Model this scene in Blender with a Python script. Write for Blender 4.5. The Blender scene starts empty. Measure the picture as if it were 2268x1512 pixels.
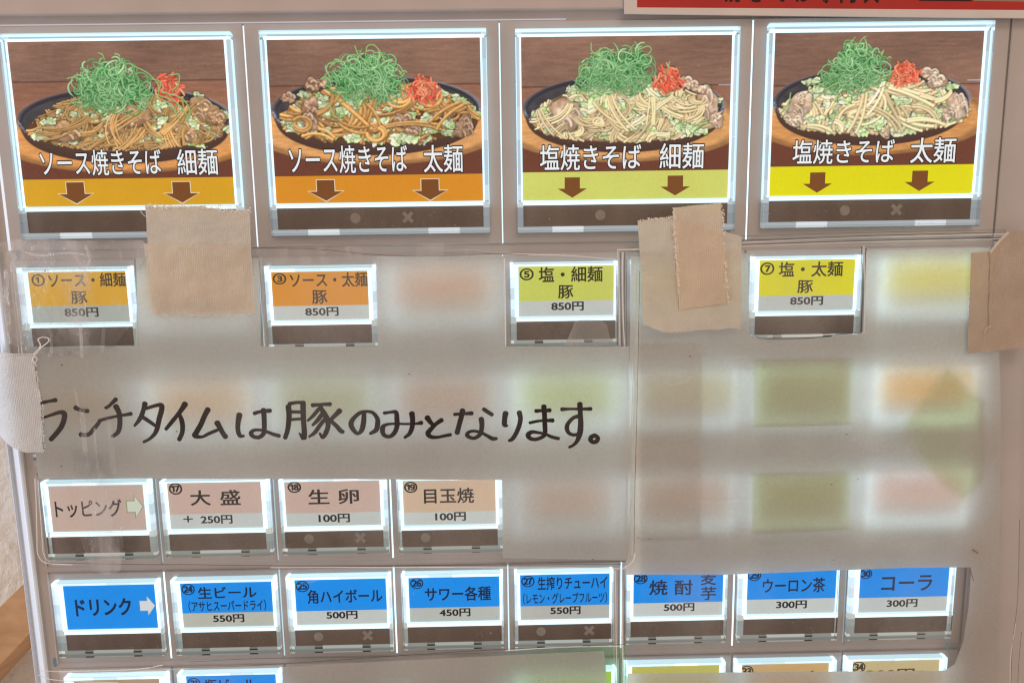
import bpy, bmesh, math, random
import numpy as np
from mathutils import Vector, Matrix, noise
from mathutils.geometry import tessellate_polygon
random.seed(7)
rng = np.random.RandomState(5)
C = bpy.context.scene.collection
MM = 0.001

# ------------------------------------------------------------------ camera
# the face of the ticket machine is the plane Y = 0; (X right, Y down, h towards the viewer) in millimetres
F = 1700.0
RT = np.array([[0.9997633, 0.0145555, -0.0161711], [-0.0169287, 0.9873047, -0.1579332], [0.013667, 0.1581696, 0.9873174]])
CP = np.array([131.3792, -13.2144, -215.1881])

def W(X, Y, h=0.0):
    return Vector((X*MM, -h*MM, -Y*MM))

def P(x, y, h=0.0):
    """where the sight line of a photo point meets the plane h mm in front of the machine's face"""
    d = RT.T @ np.array([(x-1134)/F, (y-756)/F, 1.0])
    s = (-h - CP[2]) / d[2]
    q = CP + s*d
    return q[0], q[1]

cam_d = bpy.data.cameras.new('camera')
cam = bpy.data.objects.new('camera', cam_d)
C.objects.link(cam)
bpy.context.scene.camera = cam
cam_d.sensor_width = 36.0
cam_d.lens = F/2268*36
cam_d.clip_start = 0.005
cam_d.clip_end = 20
def pv(v):
    return Vector((v[0], v[2], -v[1]))
rx, ry, rz = pv(RT[0]), pv(-RT[1]), pv(-RT[2])
m = Matrix(((rx.x, ry.x, rz.x, 0), (rx.y, ry.y, rz.y, 0), (rx.z, ry.z, rz.z, 0), (0, 0, 0, 1)))
m.translation = W(CP[0], CP[1], -CP[2])
cam.matrix_world = m

# ------------------------------------------------------------------ light
world = bpy.data.worlds.new("World")
bpy.context.scene.world = world
world.use_nodes = True
bg = world.node_tree.nodes['Background']
bg.inputs['Color'].default_value = (0.492, 0.370, 0.294, 1)
bg.inputs['Strength'].default_value = 1.27

def area(name, loc, target, sx, sy, power, col):
    l = bpy.data.lights.new(name, 'AREA')
    l.shape = 'RECTANGLE'; l.size = sx; l.size_y = sy; l.energy = power; l.color = col
    o = bpy.data.objects.new(name, l)
    C.objects.link(o)
    o.location = loc
    o.rotation_euler = (Vector(target)-Vector(loc)).to_track_quat('-Z', 'Y').to_euler()
    return o
area('doorway_light', (-1.5, -0.16, 0.05), (0.0, 0, 0), 0.9, 1.5, 30, (0.62, 0.78, 1.0))
area('added_warm_light', (0.7, -1.3, 1.5), (0.15, 0, 0), 0.9, 0.5, 9, (1.0, 0.84, 0.70))  # unseen warm lamp, added so the glossy plastic catches highlights

sc = bpy.context.scene
sc.view_settings.view_transform = 'Standard'
sc.view_settings.look = 'None'
sc.view_settings.exposure = 0.0
sc.view_settings.gamma = 1.0
sc.cycles.use_denoising = True
sc.cycles.max_bounces = 8
sc.cycles.transparent_max_bounces = 24
sc.cycles.transmission_bounces = 6
sc.cycles.sample_clamp_indirect = 6
sc.cycles.filter_width = 1.3

# ------------------------------------------------------------------ helpers
def lin(c):
    c = np.asarray(c, dtype=float)/255.0
    return np.where(c <= 0.04045, c/12.92, ((c+0.055)/1.055)**2.4)

def tag(o, label=None, cat=None, group=None, kind=None):
    if label: o['label'] = label
    if cat: o['category'] = cat
    if group: o['group'] = group
    if kind: o['kind'] = kind
    return o

def empty(name, loc, label, cat, group=None):
    o = bpy.data.objects.new(name, None)
    C.objects.link(o)
    o.location = loc
    o.empty_display_size = 0.005
    return tag(o, label, cat, group)

class MB:
    def __init__(s):
        s.v, s.f, s.m, s.g = [], [], [], []
    def face(s, pts, mi=0, g=(1, 1, 1)):
        n = len(s.v)
        s.v += [tuple(p) for p in pts]
        s.f.append(tuple(range(n, n+len(pts)))); s.m.append(mi); s.g.append(g)
    def quad(s, X0, X1, Y0, Y1, h, mi=0, g=(1, 1, 1)):
        s.face([W(X0, Y1, h), W(X1, Y1, h), W(X1, Y0, h), W(X0, Y0, h)], mi, g)
    def box(s, X0, X1, Y0, Y1, h0, h1, mi=0, g=(1, 1, 1), b=0.0):
        """a block standing on the face, with its front edge chamfered by b"""
        n = len(s.v)
        for (x, y) in ((X0, Y1), (X1, Y1), (X1, Y0), (X0, Y0)): s.v.append(tuple(W(x, y, h0)))
        if b <= 0:
            for (x, y) in ((X0, Y1), (X1, Y1), (X1, Y0), (X0, Y0)): s.v.append(tuple(W(x, y, h1)))
            fs = [(4, 5, 6, 7)] + [(i, (i+1) % 4, 4+(i+1) % 4, 4+i) for i in range(4)]
        else:
            for (x, y) in ((X0, Y1), (X1, Y1), (X1, Y0), (X0, Y0)): s.v.append(tuple(W(x, y, h1-b)))
            for (x, y) in ((X0+b, Y1-b), (X1-b, Y1-b), (X1-b, Y0+b), (X0+b, Y0+b)): s.v.append(tuple(W(x, y, h1)))
            fs = [(8, 9, 10, 11)]
            for k in (0, 4):
                fs += [(k+i, k+(i+1) % 4, k+4+(i+1) % 4, k+4+i) for i in range(4)]
        for f in fs:
            s.f.append(tuple(n+i for i in f)); s.m.append(mi); s.g.append(g)
    def build(s, name, mats, parent=None, glow=False):
        me = bpy.data.meshes.new(name)
        me.from_pydata(s.v, [], s.f)
        for mt in (mats if isinstance(mats, (list, tuple)) else [mats]): me.materials.append(mt)
        me.polygons.foreach_set('material_index', s.m)
        if glow:
            a = me.color_attributes.new('glow', 'FLOAT_COLOR', 'CORNER')
            buf = []
            for p, g in zip(me.polygons, s.g): buf += list(g)*0 + [c for _ in range(p.loop_total) for c in (*g, 1.0)]
            a.data.foreach_set('color', buf)
        me.update()
        return link(name, me, parent)

def link(name, me, parent=None):
    o = bpy.data.objects.new(name, me)
    C.objects.link(o)
    if parent is not None:
        o.parent = parent
        base = parent
        off = Vector((0, 0, 0))
        while base is not None:
            off += base.location; base = base.parent
        o.location = -off
    return o

# ------------------------------------------------------------------ materials
def new_mat(name):
    mt = bpy.data.materials.new(name)
    mt.use_nodes = True
    nt = mt.node_tree
    nt.nodes.clear()
    out = nt.nodes.new('ShaderNodeOutputMaterial')
    return mt, nt, out

def coord(nt, scale=(1, 1, 1)):
    tc = nt.nodes.new('ShaderNodeNewGeometry')
    mp = nt.nodes.new('ShaderNodeMapping')
    mp.inputs['Scale'].default_value = scale
    nt.links.new(tc.outputs['Position'], mp.inputs['Vector'])
    return mp.outputs['Vector']

def noise_n(nt, vec, scale, detail=3, rough=0.5):
    n = nt.nodes.new('ShaderNodeTexNoise')
    n.inputs['Scale'].default_value = scale
    n.inputs['Detail'].default_value = detail
    n.inputs['Roughness'].default_value = rough
    nt.links.new(vec, n.inputs['Vector'])
    return n.outputs['Fac']

def ramp(nt, fac, a, b, c0=(0, 0, 0, 1), c1=(1, 1, 1, 1)):
    r = nt.nodes.new('ShaderNodeValToRGB')
    r.color_ramp.elements[0].position = a; r.color_ramp.elements[1].position = b
    r.color_ramp.elements[0].color = c0; r.color_ramp.elements[1].color = c1
    nt.links.new(fac, r.inputs['Fac'])
    return r.outputs['Color']

def bump(nt, height, strength, dist):
    b = nt.nodes.new('ShaderNodeBump')
    b.inputs['Strength'].default_value = strength
    b.inputs['Distance'].default_value = dist
    nt.links.new(height, b.inputs['Height'])
    return b.outputs['Normal']

def math_n(nt, op, a, b):
    n = nt.nodes.new('ShaderNodeMath'); n.operation = op
    for i, x in enumerate((a, b)):
        if isinstance(x, (int, float)): n.inputs[i].default_value = x
        else: nt.links.new(x, n.inputs[i])
    return n.outputs[0]

def plastic(name, col, rough=0.42, var=0.06, bmp=0.12, spec=0.4):
    mt, nt, out = new_mat(name)
    p = nt.nodes.new('ShaderNodeBsdfPrincipled')
    v = coord(nt)
    n1 = noise_n(nt, v, 45, 5, 0.6)
    c0 = [max(0, c*(1-var)) for c in col]; c1 = [min(1, c*(1+var)) for c in col]
    nt.links.new(ramp(nt, n1, 0.3, 0.7, (*c0, 1), (*c1, 1)), p.inputs['Base Color'])
    p.inputs['Roughness'].default_value = rough
    p.inputs['Specular IOR Level'].default_value = spec
    n2 = noise_n(nt, v, 2600, 2)
    nt.links.new(bump(nt, n2, bmp, 0.00008), p.inputs['Normal'])
    nt.links.new(p.outputs[0], out.inputs['Surface'])
    return mt

def paper_mat(name, col, trans, tcol=None, grain=3500, blot=True):
    mt, nt, out = new_mat(name)
    v = coord(nt)
    d = nt.nodes.new('ShaderNodeBsdfDiffuse'); t = nt.nodes.new('ShaderNodeBsdfTranslucent')
    n1 = noise_n(nt, v, 900, 4, 0.7); n2 = noise_n(nt, v, 30, 4, 0.55)
    f = math_n(nt, 'ADD', math_n(nt, 'MULTIPLY', n1, 0.22), math_n(nt, 'MULTIPLY', n2, 0.16))
    mix = nt.nodes.new('ShaderNodeMix'); mix.data_type = 'RGBA'; mix.blend_type = 'MULTIPLY'
    mix.inputs[0].default_value = 1.0
    mix.inputs[6].default_value = (*col, 1)
    cr = ramp(nt, f, 0.0, 0.38, (0.76, 0.76, 0.77, 1), (1.2, 1.2, 1.18, 1))
    nt.links.new(cr, mix.inputs[7])
    nt.links.new(mix.outputs[2], d.inputs['Color'])
    tc = tcol or col
    mx2 = nt.nodes.new('ShaderNodeMix'); mx2.data_type = 'RGBA'; mx2.blend_type = 'MULTIPLY'
    mx2.inputs[0].default_value = 1.0; mx2.inputs[6].default_value = (*tc, 1)
    nt.links.new(cr, mx2.inputs[7]); nt.links.new(mx2.outputs[2], t.inputs['Color'])
    nb = bump(nt, noise_n(nt, v, 220, 5, 0.6), 0.35, 0.0002)
    nt.links.new(nb, d.inputs['Normal'])
    s = nt.nodes.new('ShaderNodeMixShader'); s.inputs[0].default_value = trans
    nt.links.new(d.outputs[0], s.inputs[1]); nt.links.new(t.outputs[0], s.inputs[2])
    nt.links.new(s.outputs[0], out.inputs['Surface'])
    return mt

def tape_mat(name, col, trans):
    mt, nt, out = new_mat(name)
    v = coord(nt)
    d = nt.nodes.new('ShaderNodeBsdfDiffuse'); t = nt.nodes.new('ShaderNodeBsdfTranslucent')
    w1 = nt.nodes.new('ShaderNodeTexWave'); w1.bands_direction = 'X'; w1.inputs['Scale'].default_value = 640; w1.inputs['Distortion'].default_value = 2.0
    w1.inputs['Detail'].default_value = 2.0; w1.inputs['Detail Scale'].default_value = 1.2
    w2 = nt.nodes.new('ShaderNodeTexWave'); w2.bands_direction = 'Z'; w2.inputs['Scale'].default_value = 760; w2.inputs['Distortion'].default_value = 2.0
    w2.inputs['Detail'].default_value = 2.0
    nt.links.new(v, w1.inputs['Vector']); nt.links.new(v, w2.inputs['Vector'])
    weave = math_n(nt, 'ADD', math_n(nt, 'MULTIPLY', w1.outputs['Fac'], 0.5), math_n(nt, 'MULTIPLY', w2.outputs['Fac'], 0.5))
    blotch = noise_n(nt, v, 70, 5, 0.6)
    f = math_n(nt, 'ADD', math_n(nt, 'MULTIPLY', weave, 0.14), math_n(nt, 'MULTIPLY', blotch, 0.86))
    a = [c*0.86 for c in col]; b = [min(1, c*1.1) for c in col]
    cr = ramp(nt, f, 0.25, 0.72, (*a, 1), (*b, 1))
    nt.links.new(cr, d.inputs['Color']); nt.links.new(cr, t.inputs['Color'])
    hgt = math_n(nt, 'ADD', math_n(nt, 'MULTIPLY', weave, 0.11), noise_n(nt, v, 110, 6, 0.65))
    nb = bump(nt, hgt, 0.85, 0.0010)
    nt.links.new(nb, d.inputs['Normal'])
    g = nt.nodes.new('ShaderNodeBsdfGlossy'); g.inputs['Roughness'].default_value = 0.45
    nt.links.new(nb, g.inputs['Normal'])
    s = nt.nodes.new('ShaderNodeMixShader'); s.inputs[0].default_value = trans
    nt.links.new(d.outputs[0], s.inputs[1]); nt.links.new(t.outputs[0], s.inputs[2])
    s2 = nt.nodes.new('ShaderNodeMixShader'); s2.inputs[0].default_value = 0.06
    nt.links.new(s.outputs[0], s2.inputs[1]); nt.links.new(g.outputs[0], s2.inputs[2])
    nt.links.new(s2.outputs[0], out.inputs['Surface'])
    return mt

def film_mat(name, haze=0.05, rough=0.12, bscale=60, bstr=0.3, bdist=0.0006, tint=(1, 1, 1), hazecol=(0.75, 0.75, 0.75), streak=0.0, fres=1.45, glare_cloud=0.0):
    mt, nt, out = new_mat(name)
    v = coord(nt)
    tr = nt.nodes.new('ShaderNodeBsdfTransparent'); tr.inputs['Color'].default_value = (*tint, 1)
    g = nt.nodes.new('ShaderNodeBsdfGlossy'); g.inputs['Roughness'].default_value = rough
    d = nt.nodes.new('ShaderNodeBsdfDiffuse'); d.inputs['Color'].default_value = (*hazecol, 1)
    nb = bump(nt, noise_n(nt, v, bscale, 6, 0.6), bstr, bdist)
    nt.links.new(nb, g.inputs['Normal'])
    lw = nt.nodes.new('ShaderNodeFresnel'); lw.inputs['IOR'].default_value = fres
    nt.links.new(nb, lw.inputs['Normal'])
    s1 = nt.nodes.new('ShaderNodeMixShader')
    hz = ramp(nt, noise_n(nt, coord(nt, (1, 1, 0.35)), 75, 7, 0.65), 0.48, 0.75, (haze, haze, haze, 1), (haze+streak,)*3+(1,))
    if glare_cloud:
        cl = ramp(nt, noise_n(nt, coord(nt, (1, 1, 0.55)), 17, 4, 0.55), 0.45, 0.78, (0, 0, 0, 1), (glare_cloud,)*3+(1,))  # broad milky patches: soft glare put into the film's colour
        hz = math_n(nt, 'ADD', hz, cl)
    nt.links.new(hz, s1.inputs[0])
    nt.links.new(tr.outputs[0], s1.inputs[1]); nt.links.new(d.outputs[0], s1.inputs[2])
    s2 = nt.nodes.new('ShaderNodeMixShader')
    nt.links.new(lw.outputs[0], s2.inputs[0]); nt.links.new(s1.outputs[0], s2.inputs[1]); nt.links.new(g.outputs[0], s2.inputs[2])
    nt.links.new(s2.outputs[0], out.inputs['Surface'])
    return mt

def glow_mat(name, strength=1.0, attr='glow', base=0.3, grain=0.0):
    mt, nt, out = new_mat(name)
    at = nt.nodes.new('ShaderNodeAttribute'); at.attribute_name = attr
    p = nt.nodes.new('ShaderNodeBsdfPrincipled')
    p.inputs['Roughness'].default_value = 0.35
    p.inputs['Specular IOR Level'].default_value = 0.25
    nt.links.new(at.outputs['Color'], p.inputs['Emission Color'])
    p.inputs['Emission Strength'].default_value = strength
    if grain > 0:
        v = coord(nt)
        f = math_n(nt, 'ADD', math_n(nt, 'MULTIPLY', noise_n(nt, v, 1500, 4, 0.7), 0.6), math_n(nt, 'MULTIPLY', noise_n(nt, v, 130, 4, 0.6), 0.4))
        cr = ramp(nt, f, 0.3, 0.7, (1-grain,)*3+(1,), (1+grain,)*3+(1,))
        st = nt.nodes.new('ShaderNodeMix'); st.data_type = 'RGBA'; st.blend_type = 'MULTIPLY'; st.inputs[0].default_value = 1
        nt.links.new(at.outputs['Color'], st.inputs[6]); nt.links.new(cr, st.inputs[7])
        nt.links.new(st.outputs[2], p.inputs['Emission Color'])
    bm_ = nt.nodes.new('ShaderNodeVectorMath'); bm_.operation = 'SCALE'; bm_.inputs['Scale'].default_value = base
    nt.links.new(at.outputs['Color'], bm_.inputs[0]); nt.links.new(bm_.outputs[0], p.inputs['Base Color'])
    nt.links.new(p.outputs[0], out.inputs['Surface'])
    return mt

def flat_mat(name, col, rough=0.6, spec=0.2, emit=0.0):
    mt, nt, out = new_mat(name)
    p = nt.nodes.new('ShaderNodeBsdfPrincipled')
    v = coord(nt)
    n1 = noise_n(nt, v, 700, 3, 0.6)
    nt.links.new(ramp(nt, n1, 0.3, 0.7, (*[c*0.9 for c in col], 1), (*[c*1.1 for c in col], 1)), p.inputs['Base Color'])
    p.inputs['Roughness'].default_value = rough; p.inputs['Specular IOR Level'].default_value = spec
    if emit:
        p.inputs['Emission Color'].default_value = (*col, 1); p.inputs['Emission Strength'].default_value = emit
    nt.links.new(p.outputs[0], out.inputs['Surface'])
    return mt

M = {}
M['panel'] = plastic('panel_plastic', (0.48, 0.445, 0.435))
M['case'] = plastic('case_plastic', (0.66, 0.70, 0.75), rough=0.4, var=0.03)
M['header'] = plastic('header_plastic', (0.50, 0.435, 0.405), rough=0.5)
M['lit'] = glow_mat('lit_acrylic', 1.0)
M['card'] = glow_mat('backlit_card', 0.72, base=0.34, grain=0.09)
M['photo'] = glow_mat('backlit_photo_print', 0.78, attr='print', base=0.34, grain=0.03)
M['cap'] = film_mat('clear_cap_acrylic', haze=0.006, rough=0.06, bscale=25, bstr=0.05, bdist=0.0003, fres=1.24)
M['ink'] = flat_mat('black_print', (0.022, 0.022, 0.026))
M['ink_blue'] = flat_mat('dark_navy_print', (0.006, 0.022, 0.07), emit=0.3)
M['ink_olive'] = flat_mat('dark_olive_print', (0.035, 0.030, 0.010), emit=0.3)
M['white_print'] = glow_mat('white_print', 0.74, base=0.4)
M['marker'] = flat_mat('marker_ink', (0.026, 0.014, 0.016), rough=0.5)
mt, nt, out = new_mat('smoked_window')
p = nt.nodes.new('ShaderNodeBsdfPrincipled')
nn = math_n(nt, 'ADD', math_n(nt, 'MULTIPLY', noise_n(nt, coord(nt, (1, 1, 0.4)), 90, 5, 0.65), 0.7), math_n(nt, 'MULTIPLY', noise_n(nt, coord(nt), 9, 2), 0.5))
nt.links.new(ramp(nt, nn, 0.40, 0.82, (0.125, 0.088, 0.069, 1), (0.215, 0.166, 0.140, 1)), p.inputs['Base Color'])
nt.links.new(ramp(nt, noise_n(nt, coord(nt), 160, 5), 0.3, 0.7, (0.18,)*3+(1,), (0.5,)*3+(1,)), p.inputs['Roughness'])
nt.links.new(p.outputs[0], out.inputs['Surface'])
M['window'] = mt
M['symbol'] = flat_mat('grey_symbol', (0.34, 0.31, 0.28))
M['symbol_faint'] = flat_mat('faint_symbol', (0.20, 0.155, 0.128))
M['clip'] = flat_mat('dark_clip', (0.055, 0.05, 0.03))
M['paper'] = paper_mat('white_paper', (0.735, 0.705, 0.68), 0.38, (0.93, 0.94, 0.90))
M['paper2'] = paper_mat('thin_paper', (0.74, 0.70, 0.68), 0.5, (0.97, 0.95, 0.93))
M['green'] = paper_mat('green_note_paper', (0.62, 0.64, 0.54), 0.62, (0.80, 0.94, 0.56))
M['mint'] = film_mat('green_tinted_film', haze=0.25, rough=0.2, tint=(0.78, 1.0, 0.82), hazecol=(0.42, 0.72, 0.48))
M['tape'] = tape_mat('cloth_tape', (0.82, 0.735, 0.615), 0.46)
M['tape2'] = tape_mat('cloth_tape_darker', (0.80, 0.665, 0.52), 0.36)
M['tape_dark'] = tape_mat('cloth_tape_brown', (0.52, 0.405, 0.31), 0.2)
M['tape_pale'] = tape_mat('cloth_tape_pale', (0.70, 0.70, 0.69), 0.25)
M['film'] = film_mat('clear_sleeve_film', haze=0.004, rough=0.16, bscale=38, bstr=0.35, bdist=0.0006, streak=0.07, fres=1.28, glare_cloud=0.16)  # pale streaks and patches in the colour stand in for reflected glare
M['wrinkled'] = film_mat('wrinkled_clear_tape', haze=0.03, rough=0.16, bscale=120, bstr=1.0, bdist=0.002, streak=0.55, hazecol=(0.72, 0.72, 0.74))  # whitish streaks paint the glints on the wrinkles
M['scrap'] = film_mat('frosted_tape', haze=0.34, rough=0.3, bscale=900, bstr=0.9, bdist=0.0006, streak=0.35, hazecol=(0.42, 0.42, 0.40))
M['edge'] = film_mat('film_edge_light', haze=0.60, rough=0.2, bscale=150, bstr=0.4, hazecol=(1, 1, 1), streak=0.4)  # bright strips paint the light caught along the film edges
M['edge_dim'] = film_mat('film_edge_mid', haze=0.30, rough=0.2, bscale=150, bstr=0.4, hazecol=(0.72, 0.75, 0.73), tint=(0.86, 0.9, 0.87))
M['edge_dark'] = film_mat('film_edge_dark_refraction', haze=0.55, rough=0.2, bscale=150, bstr=0.4, hazecol=(0.05, 0.05, 0.045), tint=(0.6, 0.6, 0.58), fres=1.2)  # dark strips paint the refraction beside the film edges
M['painted_glare'] = film_mat('crease_glare', haze=0.06, rough=0.25, bscale=300, bstr=0.8, hazecol=(0.85, 0.85, 0.88), streak=0.5)  # pale diffuse colour standing in for glare on film creases
M['thread'] = flat_mat('white_thread', (0.85, 0.83, 0.80))
M['fibre'] = flat_mat('tape_fibre', (0.80, 0.72, 0.62))
M['dirt'] = flat_mat('dirt', (0.05, 0.035, 0.025))
M['rust'] = flat_mat('rusty_stain', (0.33, 0.20, 0.09))
M['hair'] = flat_mat('red_hair', (0.25, 0.06, 0.04))
M['red'] = plastic('red_print', (0.40, 0.018, 0.012), rough=0.45, var=0.16)
M['sign_paper'] = plastic('sign_paper', (0.62, 0.56, 0.52), rough=0.55)
M['sign_ink'] = flat_mat('sign_black', (0.03, 0.012, 0.012))
M['tan'] = flat_mat('sign_tan', (0.30, 0.20, 0.13))

# ------------------------------------------------------------------ lettering
_fc = {}
def glyphs(txt, off):
    k = (txt, off)
    if k in _fc: return _fc[k]
    cu = bpy.data.curves.new('t', 'FONT')
    cu.body = txt; cu.resolution_u = 4; cu.offset = off
    o = bpy.data.objects.new('t', cu); C.objects.link(o)
    dg = bpy.context.evaluated_depsgraph_get()
    me = o.evaluated_get(dg).to_mesh()
    v = np.array([(q.co.x, q.co.y) for q in me.vertices]); f = [tuple(p.vertices) for p in me.polygons]
    o.evaluated_get(dg).to_mesh_clear()
    bpy.data.objects.remove(o); bpy.data.curves.remove(cu)
    _fc[k] = (v, f)
    return _fc[k]

def letter(mb, txt, box, h, off=0.008, mi=0, g=(1, 1, 1), n=None, ref=None):
    """set the words of txt to fill the given box of the photo, on the plane h; off (in ems) is how much bolder than the plain face"""
    x0, y0, x1, y1 = box
    v, f = glyphs(txt, 0.0)
    xc, yc = (x0+x1)/2, (y0+y1)/2
    cx, cy = P(xc, yc, h)
    w = P(x1, yc, h)[0]-P(x0, yc, h)[0]; hh = P(xc, y1, h)[1]-P(xc, y0, h)[1]
    lo, hi = v.min(0), v.max(0)
    k = 2*(off if ref is None else ref)
    sx, sy = w/(hi[0]-lo[0]+k), hh/(hi[1]-lo[1]+k)
    X = cx+(v[:, 0]-(lo[0]+hi[0])/2)*sx; Y = cy-(v[:, 1]-(lo[1]+hi[1])/2)*sy
    nn = n or (5 if off > 0 else 1)
    for i in range(nn):
        if nn == 1: dx = dy = 0.0
        else:
            a = 2*math.pi*(i+0.5)/nn
            dx, dy = off*sx*math.cos(a)*(1.25 if nn == 5 else 1), off*sy*math.sin(a)
        q0 = len(mb.v); z = h+0.0012*i
        mb.v += [tuple(W(p+dx, q+dy, z)) for p, q in zip(X, Y)]
        for q in f:
            mb.f.append(tuple(q0+j for j in q)); mb.m.append(mi); mb.g.append(g)

def strokes(mb, pts, h, samples=10, disp=None, mi=0, lift=0.0015):
    """one pen stroke: (X, Y, width) in mm, smoothed, as a flat ribbon of ink with round ends"""
    p = np.array(pts, float)
    if len(p) == 2: p = np.vstack([p[0], (p[0]+p[1])/2, p[1]])
    q = np.vstack([2*p[0]-p[1], p, 2*p[-1]-p[-2]])
    c = []
    for i in range(1, len(q)-2):
        for t in np.linspace(0, 1, samples, endpoint=False):
            a, b, cc, d = q[i-1], q[i], q[i+1], q[i+2]
            c.append(0.5*((2*b)+(-a+cc)*t+(2*a-5*b+4*cc-d)*t*t+(-a+3*b-3*cc+d)*t**3))
    c.append(q[-2]); c = np.array(c)
    c[:, 2] = np.maximum(c[:, 2], 0.08)
    T = np.gradient(c[:, :2], axis=0); T /= np.linalg.norm(T, axis=1)[:, None]+1e-9
    N = np.stack([-T[:, 1], T[:, 0]], 1)
    L = []; Rr = []
    for k in range(len(c)):
        hh = h+lift*k
        w = c[k, 2]/2*(1+0.05*math.sin(k*1.9+c[0, 0]))
        a = c[k, :2]+N[k]*w; b = c[k, :2]-N[k]*w
        L.append((a, hh)); Rr.append((b, hh))
    D = disp or (lambda x, y: 0)
    def V(a, hh): return W(a[0], a[1], hh+D(a[0], a[1]))
    for k in range(len(c)-1):
        mb.face([V(*L[k]), V(*Rr[k]), V(Rr[k+1][0], Rr[k+1][1]), V(*L[k+1])], mi)
    for k, sg in ((0, -1), (len(c)-1, 1)):
        w = c[k, 2]/2; hh = h+lift*(k+sg)
        arc = []
        for j in range(9):
            a = -math.pi/2+math.pi*j/8
            arc.append(V(c[k, :2]+N[k]*w*math.sin(a)*-1*sg+T[k]*sg*w*math.cos(a)*0.85, hh))
        mb.face(arc, mi)

# ------------------------------------------------------------------ food prints (painted dot by dot, as a print is)
GW, GH = 430, 282
SX = GW/1275.0
def vnoise(w, h, cell, seed):
    r = np.random.RandomState(seed)
    gw, gh = int(w/cell)+3, int(h/cell)+3
    g = r.rand(gh, gw)
    y, x = np.mgrid[0:h, 0:w]
    fx, fy = x/cell, y/cell
    ix, iy = fx.astype(int), fy.astype(int)
    tx, ty = fx-ix, fy-iy
    tx = tx*tx*(3-2*tx); ty = ty*ty*(3-2*ty)
    return (g[iy, ix]*(1-tx)+g[iy, ix+1]*tx)*(1-ty)+(g[iy+1, ix]*(1-tx)+g[iy+1, ix+1]*tx)*ty

SPEC = vnoise(GW, GH, 2.6, 991)*0.55+vnoise(GW, GH, 1.4, 992)*0.45
def paint_stroke(img, pts, w, col, hi=0.30, lo=0.34, dark=0.45, taper=0.0, gloss=0.35):
    p = np.array(pts, float)*SX; w = w*SX
    q = np.vstack([2*p[0]-p[1], p, 2*p[-1]-p[-2]])
    c = []
    for i in range(1, len(q)-2):
        for t in (0, .25, .5, .75):
            a, b, cc, d = q[i-1], q[i], q[i+1], q[i+2]
            c.append(0.5*((2*b)+(-a+cc)*t+(2*a-5*b+4*cc-d)*t*t+(-a+3*b-3*cc+d)*t**3))
    c.append(q[-2]); c = np.array(c)
    m = w+2.5
    x0, x1 = int(max(0, c[:, 0].min()-m)), int(min(GW, c[:, 0].max()+m+1))
    y0, y1 = int(max(0, c[:, 1].min()-m)), int(min(GH, c[:, 1].max()+m+1))
    if x1 <= x0 or y1 <= y0: return
    Y, X = np.mgrid[y0:y1, x0:x1]
    best = np.full(X.shape, 1e9); off = np.zeros(X.shape); tg = np.zeros(X.shape)
    n = len(c)-1
    for k in range(n):
        a, d = c[k], c[k+1]-c[k]
        L = d@d+1e-9
        t = np.clip(((X-a[0])*d[0]+(Y-a[1])*d[1])/L, 0, 1)
        ex, ey = X-(a[0]+t*d[0]), Y-(a[1]+t*d[1])
        dd = ex*ex+ey*ey
        u = dd < best
        best = np.where(u, dd, best); off = np.where(u, ey, off)
        if taper: tg = np.where(u, (k+t)/n, tg)
    ww = w*(1-taper+taper*np.sqrt(np.clip(np.sin(np.pi*tg), 0, 1))) if taper else w
    dist = np.sqrt(best)
    reg = img[y0:y1, x0:x1]
    sh = np.clip(1-(dist-ww*0.8)/(w*0.9+0.6), 0, 1)*dark
    reg *= (1-sh[..., None]*np.array([0.62, 0.78, 0.92]))
    al = np.clip(ww+0.5-dist, 0, 1)
    s = 1.0-hi*np.clip(off/w, -1, 1)-lo*(dist/w)**2
    cc = np.clip(np.array(col)[None, None, :]*s[..., None], 0, 255)
    gl = np.clip(1-((off+w*0.35)/(w*0.40))**2, 0, 1)*np.clip(1-dist/w, 0, 1)*np.clip((SPEC[y0:y1, x0:x1]-0.38)*3.5, 0.15, 1.6)
    cc = cc+(255-cc)*np.clip(gl*gloss*1.4, 0, 0.9)[..., None]
    reg[:] = reg*(1-al[..., None])+cc*al[..., None]

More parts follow.
